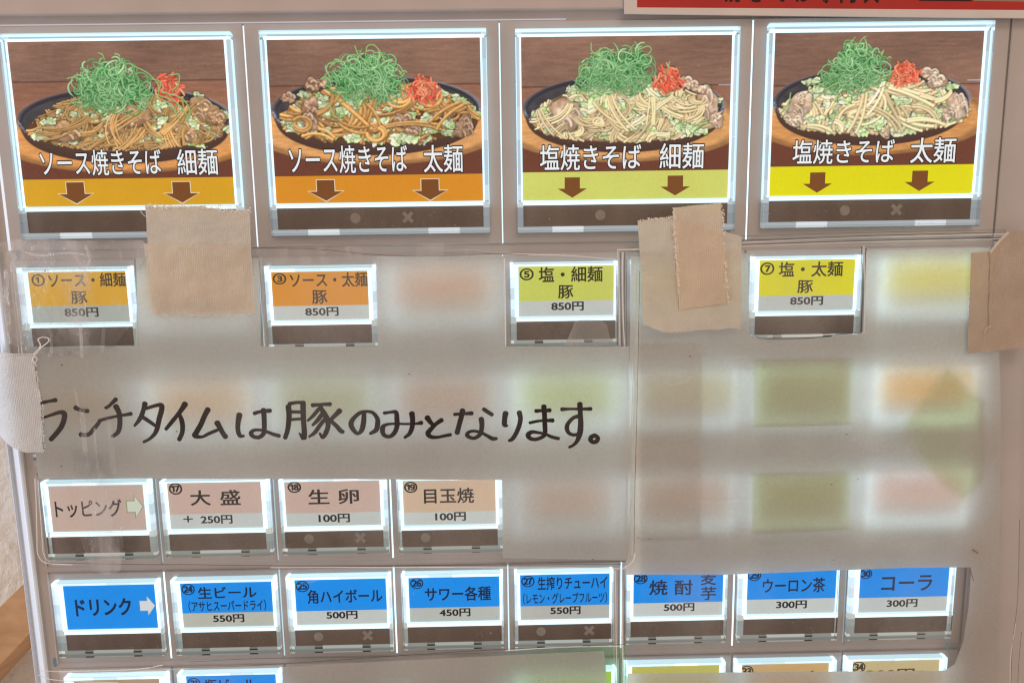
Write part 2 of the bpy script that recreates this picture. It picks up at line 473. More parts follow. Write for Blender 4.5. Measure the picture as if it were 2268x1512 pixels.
def paint_leaf(img, cx, cy, rad, seed, c0=(168, 202, 124), c1=(238, 243, 220), flat=0.7):
    """a torn piece of cabbage: an angular flake with a vein and a bright torn edge"""
    r = np.random.RandomState(seed)
    cx, cy, rad = cx*SX, cy*SX, rad*SX
    m = rad*1.6
    x0, x1 = int(max(0, cx-m)), int(min(GW, cx+m)); y0, y1 = int(max(0, cy-m)), int(min(GH, cy+m))
    if x1 <= x0 or y1 <= y0: return
    Y, X = np.mgrid[y0:y1, x0:x1]
    u, v = X-cx, (Y-cy)/flat
    n = vnoise(X.shape[1], X.shape[0], 4.2, seed+3)
    sd = np.full(X.shape, 1e9)
    a0 = r.rand()*6.28; k = r.randint(4, 7)
    for i in range(k):
        a = a0+6.28*(i+r.rand()*0.55)/k
        d = rad*(0.55+0.5*r.rand())-(u*math.cos(a)+v*math.sin(a))+(n-0.5)*rad*0.35
        sd = np.minimum(sd, d)
    al = np.clip(sd*1.3+0.3, 0, 1)
    reg = img[y0:y1, x0:x1]
    reg *= (1-0.42*np.clip(sd*0.8+1.6, 0, 1))[..., None]
    va = r.rand()*6.28
    w_ = (u*math.cos(va)+v*math.sin(va))/rad
    t = np.clip(0.5+0.45*w_+0.9*(n-0.5), 0, 1)[..., None]
    fold = 1-0.30*np.exp(-((u*math.sin(va)-v*math.cos(va)+rad*0.2*np.sin(w_*4))/(rad*0.10+0.5))**2)
    cc = (np.array(c0)*(1-t)+np.array(c1)*t)*(fold*(0.90+0.22*r.rand()))[..., None]
    ed = np.clip(1-sd/1.1, 0, 1)*np.clip(-v/rad+0.4, 0, 1)
    cc = cc+(250-cc)*(ed*0.4+np.clip((SPEC[y0:y1, x0:x1]-0.62)*3, 0, 0.55))[..., None]
    reg[:] = reg*(1-al[..., None])+np.clip(cc, 0, 255)*al[..., None]

def paint_blob(img, cx, cy, rx, ry, c0, c1, seed, rough=0.3, ang=0, holes=0.35, cell=10):
    r = np.random.RandomState(seed)
    cx, cy, rx, ry = cx*SX, cy*SX, rx*SX, ry*SX
    m = max(rx, ry)*1.5
    x0, x1 = int(max(0, cx-m)), int(min(GW, cx+m)); y0, y1 = int(max(0, cy-m)), int(min(GH, cy+m))
    if x1 <= x0 or y1 <= y0: return
    Y, X = np.mgrid[y0:y1, x0:x1]
    dx, dy = X-cx, Y-cy
    ca, sa = math.cos(ang), math.sin(ang)
    u, v = (dx*ca+dy*sa)/rx, (-dx*sa+dy*ca)/ry
    th = np.arctan2(v, u); rad = np.hypot(u, v)
    edge = 1.0
    for k in range(2, 9):
        edge = edge+rough/k*math.sin(r.rand()*9)*np.sin(k*th+r.rand()*6)
    n = vnoise(X.shape[1], X.shape[0], cell*SX*3, seed+1)*0.6+vnoise(X.shape[1], X.shape[0], max(2, cell*SX), seed+2)*0.4
    al = np.clip((edge-rad)*min(rx, ry)*0.9, 0, 1)
    sh = np.clip((edge*1.15-rad)*min(rx, ry)*0.35, 0, 1)*0.55
    reg = img[y0:y1, x0:x1]
    reg *= (1-sh*0.6)[..., None]
    gy, gx = np.gradient(n)
    lit = np.clip(1.03-4*holes*gy*1.5-0.25*v*0.5-0.20*(rad/edge)**4, 0.5, 1.3)
    t = np.clip((n-0.25)/0.5, 0, 1)[..., None]
    cc = (np.array(c0)*(1-t)+np.array(c1)*t)*lit[..., None]
    reg[:] = reg*(1-al[..., None])+np.clip(cc, 0, 255)*al[..., None]

def ellipse(cx, cy, rx, ry):
    Y, X = np.mgrid[0:GH, 0:GW]
    return np.hypot((X-cx*SX)/(rx*SX), (Y-cy*SX)/(ry*SX))

def soft(img, al, col):
    img[:] = img*(1-al[..., None])+np.array(col)*al[..., None]

def food(cfg):
    r = np.random.RandomState(cfg['seed'])
    Y, X = np.mgrid[0:GH, 0:GW]
    img = np.zeros((GH, GW, 3))
    # wooden wall
    g = vnoise(GW, GH*6, 26, cfg['seed']+3)[::6][:GH]*0.6+vnoise(GW, GH*8, 9, cfg['seed']+4)[::8][:GH]*0.4
    big = vnoise(GW, GH, 90, cfg['seed']+5)
    base = np.array([122, 92, 78.0])
    img[:] = base*(0.84+0.22*g+0.20*big)[..., None]
    py = cfg['plank']*SX
    low = (Y > py)
    img[low] *= np.array([1.08, 1.0, 0.95])
    ln = np.exp(-((Y-py)/1.3)**2)
    soft(img, ln*0.75, (60, 40, 33))
    fade = np.clip((Y-py-40*SX)/(220*SX), 0, 1)*(0.25)
    soft(img, fade, (150, 95, 62))
    cx, cy, rx, ry = cfg['plate']
    # table corners, wooden board
    soft(img, np.clip((Y-560*SX)/(70*SX), 0, 1)*0.9, (98, 52, 38))
    bd = ellipse(cx, cy+112, rx*1.24, ry*1.14)
    al = np.clip((1-bd)*30, 0, 1)*np.clip((Y-(cy-20)*SX)/8, 0, 1)
    gr = vnoise(GW, GH*5, 16, 9)[::5][:GH]*0.14+vnoise(GW, GH, 40, 10)*0.1+0.88-0.25*np.clip((Y-(cy+200)*SX)/(90*SX), 0, 1)*0
    wood = np.array(cfg['board'])[None, None]*gr[..., None]
    wood = wood*(1-0.28*np.clip((bd-0.86)*14, 0, 1))[..., None]
    img[:] = img*(1-al[..., None])+wood*al[..., None]
    # iron plate: outer wall, rim, inside
    for k in range(0, 9):
        d = ellipse(cx, cy+78-k*8, rx*(0.955+k*0.005), ry*1.0)
        soft(img, np.clip((1-d)*60, 0, 1), (70+k, 47+k, 38+k*1.5))
    d = ellipse(cx, cy, rx, ry)
    soft(img, np.clip((1-d)*70, 0, 1), (44, 42, 50))
    rim = np.exp(-((d-0.982)*52)**2)
    spk = vnoise(GW, GH, 2.2, cfg['seed']+8)
    soft(img, rim*np.clip(0.30+1.5*(spk-0.35)*(Y > cy*SX)+0.3*(X > 0.62*GW), 0, 0.9), (176, 180, 196))
    d2 = ellipse(cx, cy+8, rx*0.95, ry*0.90)
    ins = np.array([62, 60, 66.0])*(0.85+0.3*vnoise(GW, GH, 12, cfg['seed']+6))[..., None]
    a2 = np.clip((1-d2)*60, 0, 1)[..., None]
    img[:] = img*(1-a2)+ins*a2
    soft(img, np.clip((1-d2)*5, 0, 1)*np.exp(-((X-GW*0.90)/(GW*0.10))**2)*0.35, (92, 98, 120))
    # mound of noodles
    mcx, mcy, mrx, mry, mtop = cfg['mound']
    def inside(x, y, k=1.0):
        u = (x-mcx)/(mrx*k)
        if abs(u) > 1: return False
        t = mcy-(mcy-mtop)*(1-u*u)**0.75*k
        b = mcy+mry*k*max(0, 1-u*u)**0.36
        return t < y < b
    U = np.clip(1-((X/SX-mcx)/mrx)**2, 0, 1)
    top = mcy-(mcy-mtop)*U**0.75; bot = mcy+mry*U**0.36
    am = np.clip((Y/SX-top)/12, 0, 1)*np.clip((bot-Y/SX)/10, 0, 1)*(U > 0)
    soft(img, am, cfg['dark'])
    def noodles(n, wmul=1.0):
        nb = max(1, int(n/cfg['bund']))
        for i in range(nb):
            for _ in range(30):
                x, y = mcx+(r.rand()*2-1)*mrx, mtop+r.rand()*(mcy+mry-mtop)
                if inside(x, y, 0.97): break
            a0 = r.choice(cfg['dirs'])+r.randn()*0.45
            k = r.randn()*cfg['curl']
            L = cfg['len']*(0.6+0.8*r.rand())
            tone = cfg.get('tone', 0.78)+0.32*r.rand()
            for j in range(cfg['bund']):
                o = (j-cfg['bund']/2)*cfg['w']*1.75
                a = a0+r.randn()*0.07
                px, py_ = x-math.sin(a0)*o-math.cos(a0)*L/2, y+math.cos(a0)*o*0.8-math.sin(a0)*L/2*0.8
                pts = []
                kk = k*(1+0.15*r.randn())
                for s_ in range(11):
                    if inside(px, py_, 1.02): pts.append((px, py_))
                    elif len(pts) >= 2: break
                    px += math.cos(a)*L/10; py_ += math.sin(a)*L/10*0.8
                    a += kk/10
                if len(pts) < 3: continue
                yy = (y-mtop)/(mcy+mry-mtop)
                col = np.array(cfg['noodle'])*tone*(0.92+0.22*r.rand())*(1.05-0.13*yy)
                paint_stroke(img, pts, cfg['w']*(0.85+0.3*r.rand())*wmul, col, hi=0.24, lo=0.22, dark=0.30, gloss=0.42)
    def bits(lst, fn):
        for k, q in enumerate(lst): fn(q, k)
    noodles(int(cfg['n']*0.5))
    for k in range(cfg.get('rc', 30)*2):
        for _ in range(30):
            x, y = mcx+(r.rand()*2-1)*mrx, mtop+r.rand()*(mcy+mry-mtop)
            if inside(x, y, 0.93): break
        s = 18+r.rand()*26
        if r.rand() < 0.78: paint_leaf(img, x, y, s*1.5, 300+k+cfg['seed']*50)
        else: paint_blob(img, x, y, s*1.2, s*0.9, np.array(cfg['pork0'])*0.92, np.array(cfg['pork1'])*0.95, 900+k+cfg['seed']*50, 0.4, r.rand()*3, 0.5, 10)
    noodles(int(cfg['n']*0.26))
    for k in range(cfg.get('rc', 30)):
        for _ in range(30):
            x, y = mcx+(r.rand()*2-1)*mrx, mtop+r.rand()*(mcy+mry-mtop)
            if inside(x, y, 0.93): break
        paint_leaf(img, x, y, 16+r.rand()*26, 5300+k+cfg['seed']*50)
    noodles(int(cfg['n']*0.1))
    for k, (x, y, a, b, an) in enumerate(cfg['cab']):
        for j in range(3):
            q = 0.35*(j-1)
            paint_leaf(img, x+q*a*math.cos(an), y+q*a*math.sin(an), (a+b)*0.40, 40+k*7+j+cfg['seed']*97, (152, 196, 108) if j != 1 else (182, 206, 150), (228, 240, 200))
        for j in range(2):
            dx = a*(0.6-r.rand()*0.3)
            paint_stroke(img, [(x-dx*math.cos(an), y-dx*math.sin(an)+j*12-6), (x, y+j*10-8), (x+dx*math.cos(an), y+dx*math.sin(an)+j*12-6)], 2.3, (228, 236, 206), dark=0.1)
    noodles(int(cfg['n']*0.10))
    for k, (x, y, a, b, an) in enumerate(cfg['pork']):
        paint_blob(img, x, y, a, b, cfg['pork0'], cfg['pork1'], 80+k+cfg['seed'], 0.35, an, 0.35, 22)
        for j in range(6):
            t = r.rand()*6.3; rr = 0.3+r.rand()*0.5
            px_, py2 = x+math.cos(t)*a*rr, y+math.sin(t)*b*rr
            paint_stroke(img, [(px_-a*0.3, py2), (px_, py2-b*0.2), (px_+a*0.25, py2+b*0.1), (px_+a*0.3, py2+b*0.35)], 6+r.rand()*6, np.array(cfg['pork1'])*(0.86+0.18*r.rand()), dark=0.3, taper=0.6, gloss=0.5)
        for j in range(3):
            t = r.rand()*6.3; rr = r.rand()*0.6
            paint_blob(img, x+math.cos(t)*a*rr, y+math.sin(t)*b*rr, 12+r.rand()*16, 9+r.rand()*12, np.array(cfg['pork0'])*1.05, np.array(cfg['pork1'])*1.1, 700+k*11+j, 0.4, t, 0.5, 9)
    noodles(int(cfg['n']*0.08))
    # red ginger
    gx, gy, gr_, gh = cfg['ginger']
    paint_blob(img, gx, gy, gr_*0.85, gh*0.8, (196, 58, 40), (230, 100, 74), 5, 0.3)
    for i in range(75):
        t = r.rand()*6.28; q = math.sqrt(r.rand())
        x, y = gx+math.cos(t)*q*gr_, gy+math.sin(t)*q*gh
        if y < gy-gh*0.2 and abs(x-gx) > gr_*0.55: x = gx+(x-gx)*0.5
        a = r.choice([0.5, 0.9, 1.4, 2.0])+r.randn()*0.4+(0.6 if x < gx else -0.1)
        L = 14+r.rand()*26
        c = np.array([236, 96, 70])*(0.82+0.32*r.rand()); c[1:] *= 0.8+0.9*r.rand()
        k = r.randn()*9
        paint_stroke(img, [(x-math.cos(a)*L, y-math.sin(a)*L), (x+k, y+k*0.5), (x+math.cos(a)*L, y+math.sin(a)*L)], 7.0, c, hi=0.14, lo=0.14, dark=0.22, taper=0.7, gloss=0.4)
    # spring onion curls
    poly = np.array(cfg['onion'], float)
    def inpoly(x, y):
        c = False; n = len(poly)
        for i in range(n):
            x1, y1 = poly[i]; x2, y2 = poly[(i+1) % n]
            if (y1 > y) != (y2 > y) and x < (x2-x1)*(y-y1)/(y2-y1)+x1: c = not c
        return c
    lo, hi_ = poly.min(0), poly.max(0)
    cen = poly.mean(0)
    for i in range(40):
        for _ in range(60):
            x, y = lo[0]+r.rand()*(hi_[0]-lo[0]), lo[1]+r.rand()*(hi_[1]-lo[1])
            if inpoly(x, y): break
        x, y = cen[0]+(x-cen[0])*0.74, cen[1]+(y-cen[1])*0.70
        paint_blob(img, x, y, 44, 36, (46, 112, 54), (84, 160, 86), 200+i, 0.5, r.rand()*3, 0.4, 12)
    for i in range(cfg.get('no', 320)):
        for _ in range(60):
            x, y = lo[0]+r.rand()*(hi_[0]-lo[0]), lo[1]+r.rand()*(hi_[1]-lo[1])
            if inpoly(x, y): break
        rad = 16+r.rand()*34
        if r.rand() < 0.36: rad *= 2.4; sp = 0.5+r.rand()*0.7
        else: sp = 1.5+r.rand()*(4.3 if r.rand() < 0.4 else 1.8)
        a0 = r.rand()*6.28
        if rad > 60: x, y = x-rad*math.cos(a0+sp/2)*0.8, y-rad*math.sin(a0+sp/2)*0.8
        sq = 0.55+r.rand()*0.6; tl = r.rand()*3
        if rad > 60: sq, tl = 1.0, 0.0
        pts = []
        for s in range(7):
            a = a0+sp*s/6
            u, v = rad*math.cos(a), rad*sq*math.sin(a)
            pts.append((x+u*math.cos(tl)-v*math.sin(tl), y+u*math.sin(tl)+v*math.cos(tl)))
        x, y = x*0.82+cen[0]*0.18, y*0.9+cen[1]*0.1+6; f = r.rand()**1.3*0.62+0.38*(i/cfg.get('no', 320))
        c = np.array([66, 146, 78])*(1-f)+np.array([178, 228, 168])*f
        c = c*(0.92+0.20*(1-(y-lo[1])/(hi_[1]-lo[1])))
        paint_stroke(img, pts, 2.3+3.4*r.rand(), c, hi=0.18, lo=0.14, dark=0.28, taper=0.65, gloss=0.45)
    for pts in cfg['wisps']:
        paint_stroke(img, pts, 4.2, (150, 196, 116), dark=0.15)
    if cfg.get('gleam'):
        x, y = cfg['gleam']
        al = np.exp(-((Y-y*SX)/0.9)**2)*(X > x*SX)
        soft(img, al, (190, 205, 225))
    # the print's own grain and unevenness of a home printer
    img *= (0.97+0.06*vnoise(GW, GH, 3, 77))[..., None]
    sh = img.copy()
    sh[1:-1, 1:-1] = (img[1:-1, 1:-1]*2+img[:-2, 1:-1]+img[2:, 1:-1]+img[1:-1, :-2]+img[1:-1, 2:])/6
    return np.clip(sh*1.05+2, 0, 255)

dark1 = (92, 58, 30)
DISH = [
 dict(seed=1, plank=240, plate=(648, 470, 645, 196), board=(214, 150, 86), mound=(655, 512, 592, 150, 300), dark=dark1,
      noodle=(214, 168, 102), w=5.0, n=640, bund=5, dirs=[2.1, 2.4, 1.9, -0.3, 2.7], curl=1.6, len=220, rc=34,
      pork0=(150, 112, 78), pork1=(208, 172, 134),
      pork=[(265, 545, 105, 62, 0.1), (700, 450, 105, 66, 0.1), (610, 395, 55, 40, 0), (575, 525, 60, 46, 0.4), (1130, 420, 105, 66, 0.4), (1005, 545, 70, 56, 0.9), (1195, 470, 60, 50, 0)],
      cab=[(190, 480, 62, 30, -0.4), (340, 430, 45, 26, 0.6), (870, 470, 32, 62, 0.2), (835, 580, 40, 66, 0.3), (1020, 490, 60, 26, 0.1), (1250, 450, 46, 34, 0.7), (1270, 545, 36, 40, 0.4), (1100, 330, 34, 26, 0.6), (135, 575, 60, 22, 0.2)],
      ginger=(925, 288, 84, 82), onion=[(350, 300), (400, 190), (470, 130), (560, 118), (640, 128), (740, 165), (800, 230), (820, 330), (770, 400), (640, 405), (520, 425), (400, 390)],
      wisps=[[(525, 72), (548, 80), (560, 112)], [(330, 222), (370, 215), (410, 235)], [(840, 340), (920, 380), (970, 470)], [(860, 330), (960, 370), (1030, 470)], [(880, 310), (1000, 350), (1040, 440), (1000, 500)], [(940, 210), (990, 205), (985, 260), (945, 300)], [(720, 150), (800, 190), (860, 260), (860, 330)], [(830, 230), (880, 250), (860, 310)]]),
 dict(seed=2, plank=278, plate=(640, 428, 638, 205), board=(216, 158, 98), mound=(655, 468, 598, 172, 262), dark=(96, 58, 30),
      noodle=(214, 160, 90), w=9.5, n=200, bund=2, dirs=[0.2, 2.7, -0.4, 1.3, 0.9], curl=3.2, len=360, rc=52,
      pork0=(128, 92, 66), pork1=(200, 168, 142),
      pork=[(265, 275, 62, 44, 0), (330, 262, 46, 32, 0), (235, 420, 46, 86, 0.2), (235, 495, 50, 56, 0), (110, 350, 40, 32, 0), (800, 500, 62, 50, 0.3), (1165, 540, 56, 74, 0.7), (850, 560, 60, 30, 0.2)],
      cab=[(210, 330, 34, 40, 0.4), (310, 350, 36, 46, 0.2), (170, 400, 60, 24, -0.5), (415, 430, 60, 42, 0.2), (505, 380, 60, 26, -0.2), (920, 385, 60, 42, 0.1), (1075, 520, 40, 60, 0.5), (1130, 370, 46, 38, 0.6), (1200, 420, 56, 36, 0.8), (1245, 470, 34, 56, 0), (330, 550, 36, 30, -0.5), (820, 610, 86, 30, 0), (480, 600, 80, 26, 0.1), (1070, 575, 44, 36, 0), (960, 560, 44, 40, 0), (100, 500, 30, 34, 0), (1020, 320, 70, 30, 0.5)],
      ginger=(930, 312, 105, 74), onion=[(352, 300), (360, 200), (430, 140), (520, 110), (600, 75), (680, 110), (750, 150), (790, 210), (820, 260), (770, 330), (690, 385), (560, 360), (430, 345)],
      wisps=[[(525, 45), (545, 100), (600, 150)], [(590, 80), (600, 45), (640, 40), (680, 90), (700, 150)], [(370, 170), (400, 140), (460, 135)], [(790, 215), (810, 195), (830, 205)], [(360, 400), (380, 470), (440, 460), (430, 410)], [(310, 240), (340, 225), (370, 260)]]),
 dict(seed=3, plank=303, plate=(622, 436, 620, 204), board=(212, 156, 98), mound=(635, 484, 582, 168, 275), dark=(168, 138, 92),
      tone=0.88, noodle=(240, 218, 168), w=5.6, n=620, bund=4, dirs=[0.5, 1.3, 1.9, 0.9, 2.6], curl=2.4, len=230, rc=42,
      pork0=(172, 138, 112), pork1=(224, 200, 176),
      pork=[(262, 475, 96, 92, -0.5), (1140, 420, 56, 110, -0.35), (1190, 520, 44, 50, 0), (1010, 290, 56, 36, 0.4), (1080, 330, 46, 30, 0.4)],
      cab=[(110, 460, 60, 30, -0.6), (310, 320, 50, 34, -0.4), (490, 400, 105, 36, 0.15), (580, 425, 70, 36, 0), (605, 505, 60, 42, 0.5), (745, 560, 42, 66, -0.3), (860, 395, 40, 62, -0.4), (1010, 570, 84, 52, 0.1), (1100, 590, 46, 40, 0), (1125, 320, 26, 40, 0), (1185, 400, 30, 42, 0), (870, 610, 70, 26, 0.2), (175, 570, 46, 30, 0), (640, 350, 30, 22, 0)],
      ginger=(892, 265, 92, 76), onion=[(345, 290), (365, 200), (420, 120), (480, 85), (560, 95), (640, 90), (740, 75), (780, 120), (795, 210), (785, 270), (700, 340), (560, 330), (420, 320)],
      wisps=[[(422, 42), (425, 90), (470, 120)], [(440, 110), (500, 70), (560, 100)], [(700, 90), (760, 65), (785, 85), (760, 120)], [(350, 250), (350, 190), (380, 170)], [(340, 330), (400, 360), (460, 340)], [(895, 160), (890, 190), (880, 220)]], gleam=(1195, 303)),
 dict(seed=4, plank=325, plate=(612, 424, 610, 206), board=(208, 148, 88), mound=(630, 474, 578, 164, 262), dark=(172, 146, 102),
      tone=0.90, noodle=(242, 222, 172), w=9.5, n=190, bund=2, dirs=[0.2, 2.7, 0.8, -0.3, 1.4], curl=3.0, len=380, rc=52,
      pork0=(176, 148, 122), pork1=(226, 206, 184),
      pork=[(170, 450, 62, 96, 0.5), (130, 535, 62, 40, 0.3), (960, 270, 66, 46, 0.4), (1010, 310, 60, 46, 0), (1140, 460, 62, 90, -0.3), (1080, 520, 40, 36, 0)],
      cab=[(270, 350, 56, 36, -0.4), (390, 530, 46, 70, -0.6), (640, 570, 86, 44, 0.1), (430, 420, 60, 40, 0.2), (1090, 340, 36, 66, 0.3), (1060, 430, 42, 50, 0.2), (880, 560, 50, 40, 0.4), (690, 330, 50, 40, 0), (1100, 540, 50, 40, 0), (240, 300, 60, 22, -0.4), (800, 430, 70, 30, 0), (560, 380, 50, 30, 0)],
      ginger=(800, 258, 100, 68), onion=[(290, 300), (330, 240), (380, 150), (430, 90), (520, 70), (580, 110), (650, 140), (690, 200), (700, 290), (640, 330), (520, 345), (380, 360), (310, 350)],
      wisps=[[(552, 30), (530, 45), (515, 75)], [(425, 75), (460, 68), (500, 85)], [(270, 260), (290, 235), (330, 250)], [(650, 140), (665, 115), (655, 150)], [(690, 165), (705, 155), (715, 165)], [(290, 390), (340, 340), (400, 310)], [(110, 370), (100, 430), (60, 490)]], gleam=(1190, 303)),
]

# ------------------------------------------------------------------ buttons
def rnd(a, b): return a+(b-a)*random.random()
ICE = (0.80, 1.10, 1.22)
def gl(k, tint=ICE): return tuple(c*k for c in tint)

def frame_mesh(O, Cc, S, large):
    """the lit acrylic surround of one button: O outer, Cc card, S dark window; all (X0, X1, Y0, Y1) in mm"""
    mb = MB()
    tw = Cc[2]-O[2]
    if large:
        mb.box(O[0], O[1], O[2], O[2]+tw*0.28, 0.1, 1.9, 0, gl(rnd(0.82, 0.95)), 0.12)
        mb.box(O[0]+1.6, O[1]-1.4, O[2]+tw*0.28, O[2]+tw*0.62, 0.1, 1.5, 0, gl(rnd(0.44, 0.56), (0.75, 1.0, 1.15)))
        mb.box(O[0]+0.6, O[1]-0.6, O[2]+tw*0.62, Cc[2]-0.08, 0.1, 1.7, 0, gl(rnd(1.1, 1.3)), 0.1)
        mb.box(O[0]+0.02, O[0]+1.58, O[2]+tw*0.28, O[2]+tw*0.6, 0.1, 1.6, 0, gl(0.6))
        mb.box(O[1]-1.38, O[1]-0.02, O[2]+tw*0.28, O[2]+tw*0.6, 0.1, 1.6, 0, gl(0.6))
    else:
        mb.box(O[0]+0.8, O[1]-0.8, O[2], O[2]+tw*0.30, 0.1, 1.8, 0, gl(rnd(0.62, 0.85)))
        mb.box(O[0]+0.8, O[1]-0.8, O[2]+tw*0.30, O[2]+tw*0.45, 0.1, 1.6, 0, gl(rnd(0.35, 0.6), (0.75, 0.9, 0.95)))
        n_ = 4
        for i in range(n_):
            xa = O[0]+0.8+(O[1]-O[0]-1.6)*i/n_; xb = O[0]+0.8+(O[1]-O[0]-1.6)*(i+1)/n_
            mb.box(xa, xb, O[2]+tw*0.45, Cc[2]-0.06, 0.1, 1.7, 0, gl(rnd(0.75, 1.3)), 0.0)
        mb.box(O[0], O[0]+0.78, O[2]-0.1, O[2]+tw, 0.1, 1.9, 0, gl(1.25))
        mb.box(O[1]-0.78, O[1], O[2]-0.1, O[2]+tw, 0.1, 1.9, 0, gl(1.15))
    ys, ye = Cc[2], Cc[3]
    for side in (0, 1):
        wd = (Cc[0]-O[0]) if side == 0 else (O[1]-Cc[1])
        sgn = 1 if side == 0 else -1
        e = O[0] if side == 0 else O[1]
        split = wd*(0.70 if large else 0.50 if wd > 1.5 else 0.42)
        def bx(a, b, y0, y1, h, k, tint=ICE, bev=0.0):
            x0, x1 = sorted((e+sgn*a, e+sgn*b))
            mb.box(x0, x1, y0, y1, 0.1, h, 0, gl(k, tint), bev)
        cuts = [0, 0.13, 0.42, 0.62, 0.90, 1.0] if large else [0, 0.20, 0.42, 0.66, 0.84, 1.0]
        kk = [0.50, 0.56, 0.60, 0.52, 0.60] if large else [1.05, 0.82, 0.68, 0.82, 0.72]
        for i in range(5):
            y0, y1 = ys+(ye-ys)*cuts[i], ys+(ye-ys)*cuts[i+1]
            bx(0.03, split-0.06, y0+0.06, y1-0.06, 1.55, kk[i]*rnd(0.9, 1.1), (0.82, 1.02, 1.15))
        if large:
            bx(0.0, 0.13, ys, ye+1.0, 1.75, rnd(0.8, 0.95))
        bx(split, wd-0.06, ys, ye+0.2, 1.75, rnd(1.05, 1.25), ICE, 0.08)
        bx(split-0.06, split, ys, ye, 1.45, 0.45)
        # duller acrylic beside the dark window
        x0, x1 = sorted((e, S[0] if side == 0 else S[1]))
        yb = S[3]
        for (a, b, k) in ((ye+0.2, S[2]+0.5, 0.52), (S[2]+0.56, S[2]+(yb-S[2])*0.5, 0.30), (S[2]+(yb-S[2])*0.5+0.07, yb, 0.26)):
            mb.box(x0, x1, a, b, 0.1, 1.4, 0, gl(k*rnd(0.9, 1.1), (0.85, 0.98, 1.04) if large else (0.88, 0.98, 0.95)))
    # bar under the card
    mb.box(Cc[0]-0.45, Cc[1]+0.45, Cc[3]+0.06, Cc[3]+0.45, 0.1, 1.65, 0, gl(rnd(0.75, 0.95)))
    mb.box(Cc[0]-0.2, Cc[1]+0.2, Cc[3]+0.45, Cc[3]+0.55, 0.1, 1.5, 0, gl(0.4))
    mb.box(S[0], S[1], Cc[3]+0.55, S[2]-0.05, 0.1, 1.8, 0, gl(rnd(1.1, 1.3)), 0.08)
    # bottom rim
    L = O[1]-O[0]
    t = (0.84, 0.93, 0.98) if large else (0.93, 0.99, 0.92)
    k0 = 0.40 if large else 0.26
    ym = S[3]+(O[3]-S[3])*0.62
    if large:
        segs = [(0, 0.16, k0), (0.16, 0.305, 0.72), (0.305, 0.715, k0), (0.715, 0.86, 0.68), (0.86, 1, k0)]
        for a, b, k in segs:
            mb.box(O[0]+L*a, O[0]+L*b, S[3]+0.08, ym, 0.1, 1.5, 0, gl(k, t))
            mb.box(O[0]+L*a, O[0]+L*b, ym+0.1, O[3]-0.12, 0.1, 1.35, 0, gl(k*0.9, t))
        mb.box(O[0], O[1], O[3]-0.12, O[3], 0.1, 1.3, 0, gl(0.16, t))
    else:
        for a, b, k in ((0, 0.03, 0.6), (0.03, 0.225, k0), (0.225, 0.305, 0.16), (0.305, 0.695, 0.38), (0.695, 0.775, 0.16), (0.775, 0.97, k0), (0.97, 1, 0.55)):
            mb.box(O[0]+L*a, O[0]+L*b-0.04, S[3]+0.06, ym, 0.1, 1.5, 0, gl(k*rnd(0.85, 1.15), t))
        mb.box(O[0], O[1], ym+0.04, O[3], 0.1, 1.25, 0, gl(0.21, t))
    return mb

def cap_mesh(O):
    mb = MB()
    mb.box(O[0]-0.15, O[1]+0.15, O[2]-0.15, O[3]+0.15, 0.15, 3.0, 0, (1, 1, 1), 0.18)
    return mb

def window(parent, S, large, dot, cross):
    mb = MB(); mb.box(S[0], S[1], S[2], S[3], 0.2, 1.2, 0, b=0.05)
    w = mb.build('indicator_window', M['window'], parent)
    L = S[1]-S[0]; cy = S[2]+(S[3]-S[2])*(0.5 if large else 0.46)
    fx = (0.377, 0.632) if large else (0.245, 0.765)
    r = 1.42
    if dot:
        mb = MB(); x = S[0]+L*fx[0]
        mb.face([W(x+r*math.cos(a*math.pi/12), cy+r*math.sin(a*math.pi/12), 1.215) for a in range(24)][::-1])
        mb.build('dot_symbol', M['symbol'] if dot == 2 else M['symbol_faint'], w)
    if cross:
        mb = MB(); x = S[0]+L*fx[1]; q = r*0.9; t = 0.36
        for sg in (1, -1):
            mb.face([W(x+a, cy+b, 1.215+0.004*sg) for a, b in ((-q-t, -sg*(q-t)), (-q+t, -sg*(q+t)), (q+t, sg*(q-t)), (q-t, sg*(q+t)))])
        mb.build('cross_symbol', M['symbol'] if cross == 2 else M['symbol_faint'], w)

def rect_of(pts, h):
    p = [P(x, y, h) for x, y in pts]
    return ((p[0][0]+p[2][0])/2, (p[1][0]+p[3][0])/2, (p[0][1]+p[1][1])/2, (p[2][1]+p[3][1])/2)

YEL = (224, 170, 36); ORG = (222, 146, 38); LIM = (204, 212, 96); YLW = (222, 216, 22)
BLU = (0, 146, 242); PNK = (202, 176, 164); PCH = (210, 184, 158); GRY = (196, 203, 200)
def ink_for(col):
    return 'ink_blue' if col == BLU else 'ink_olive' if col in (YEL, ORG, LIM, YLW) else 'ink'

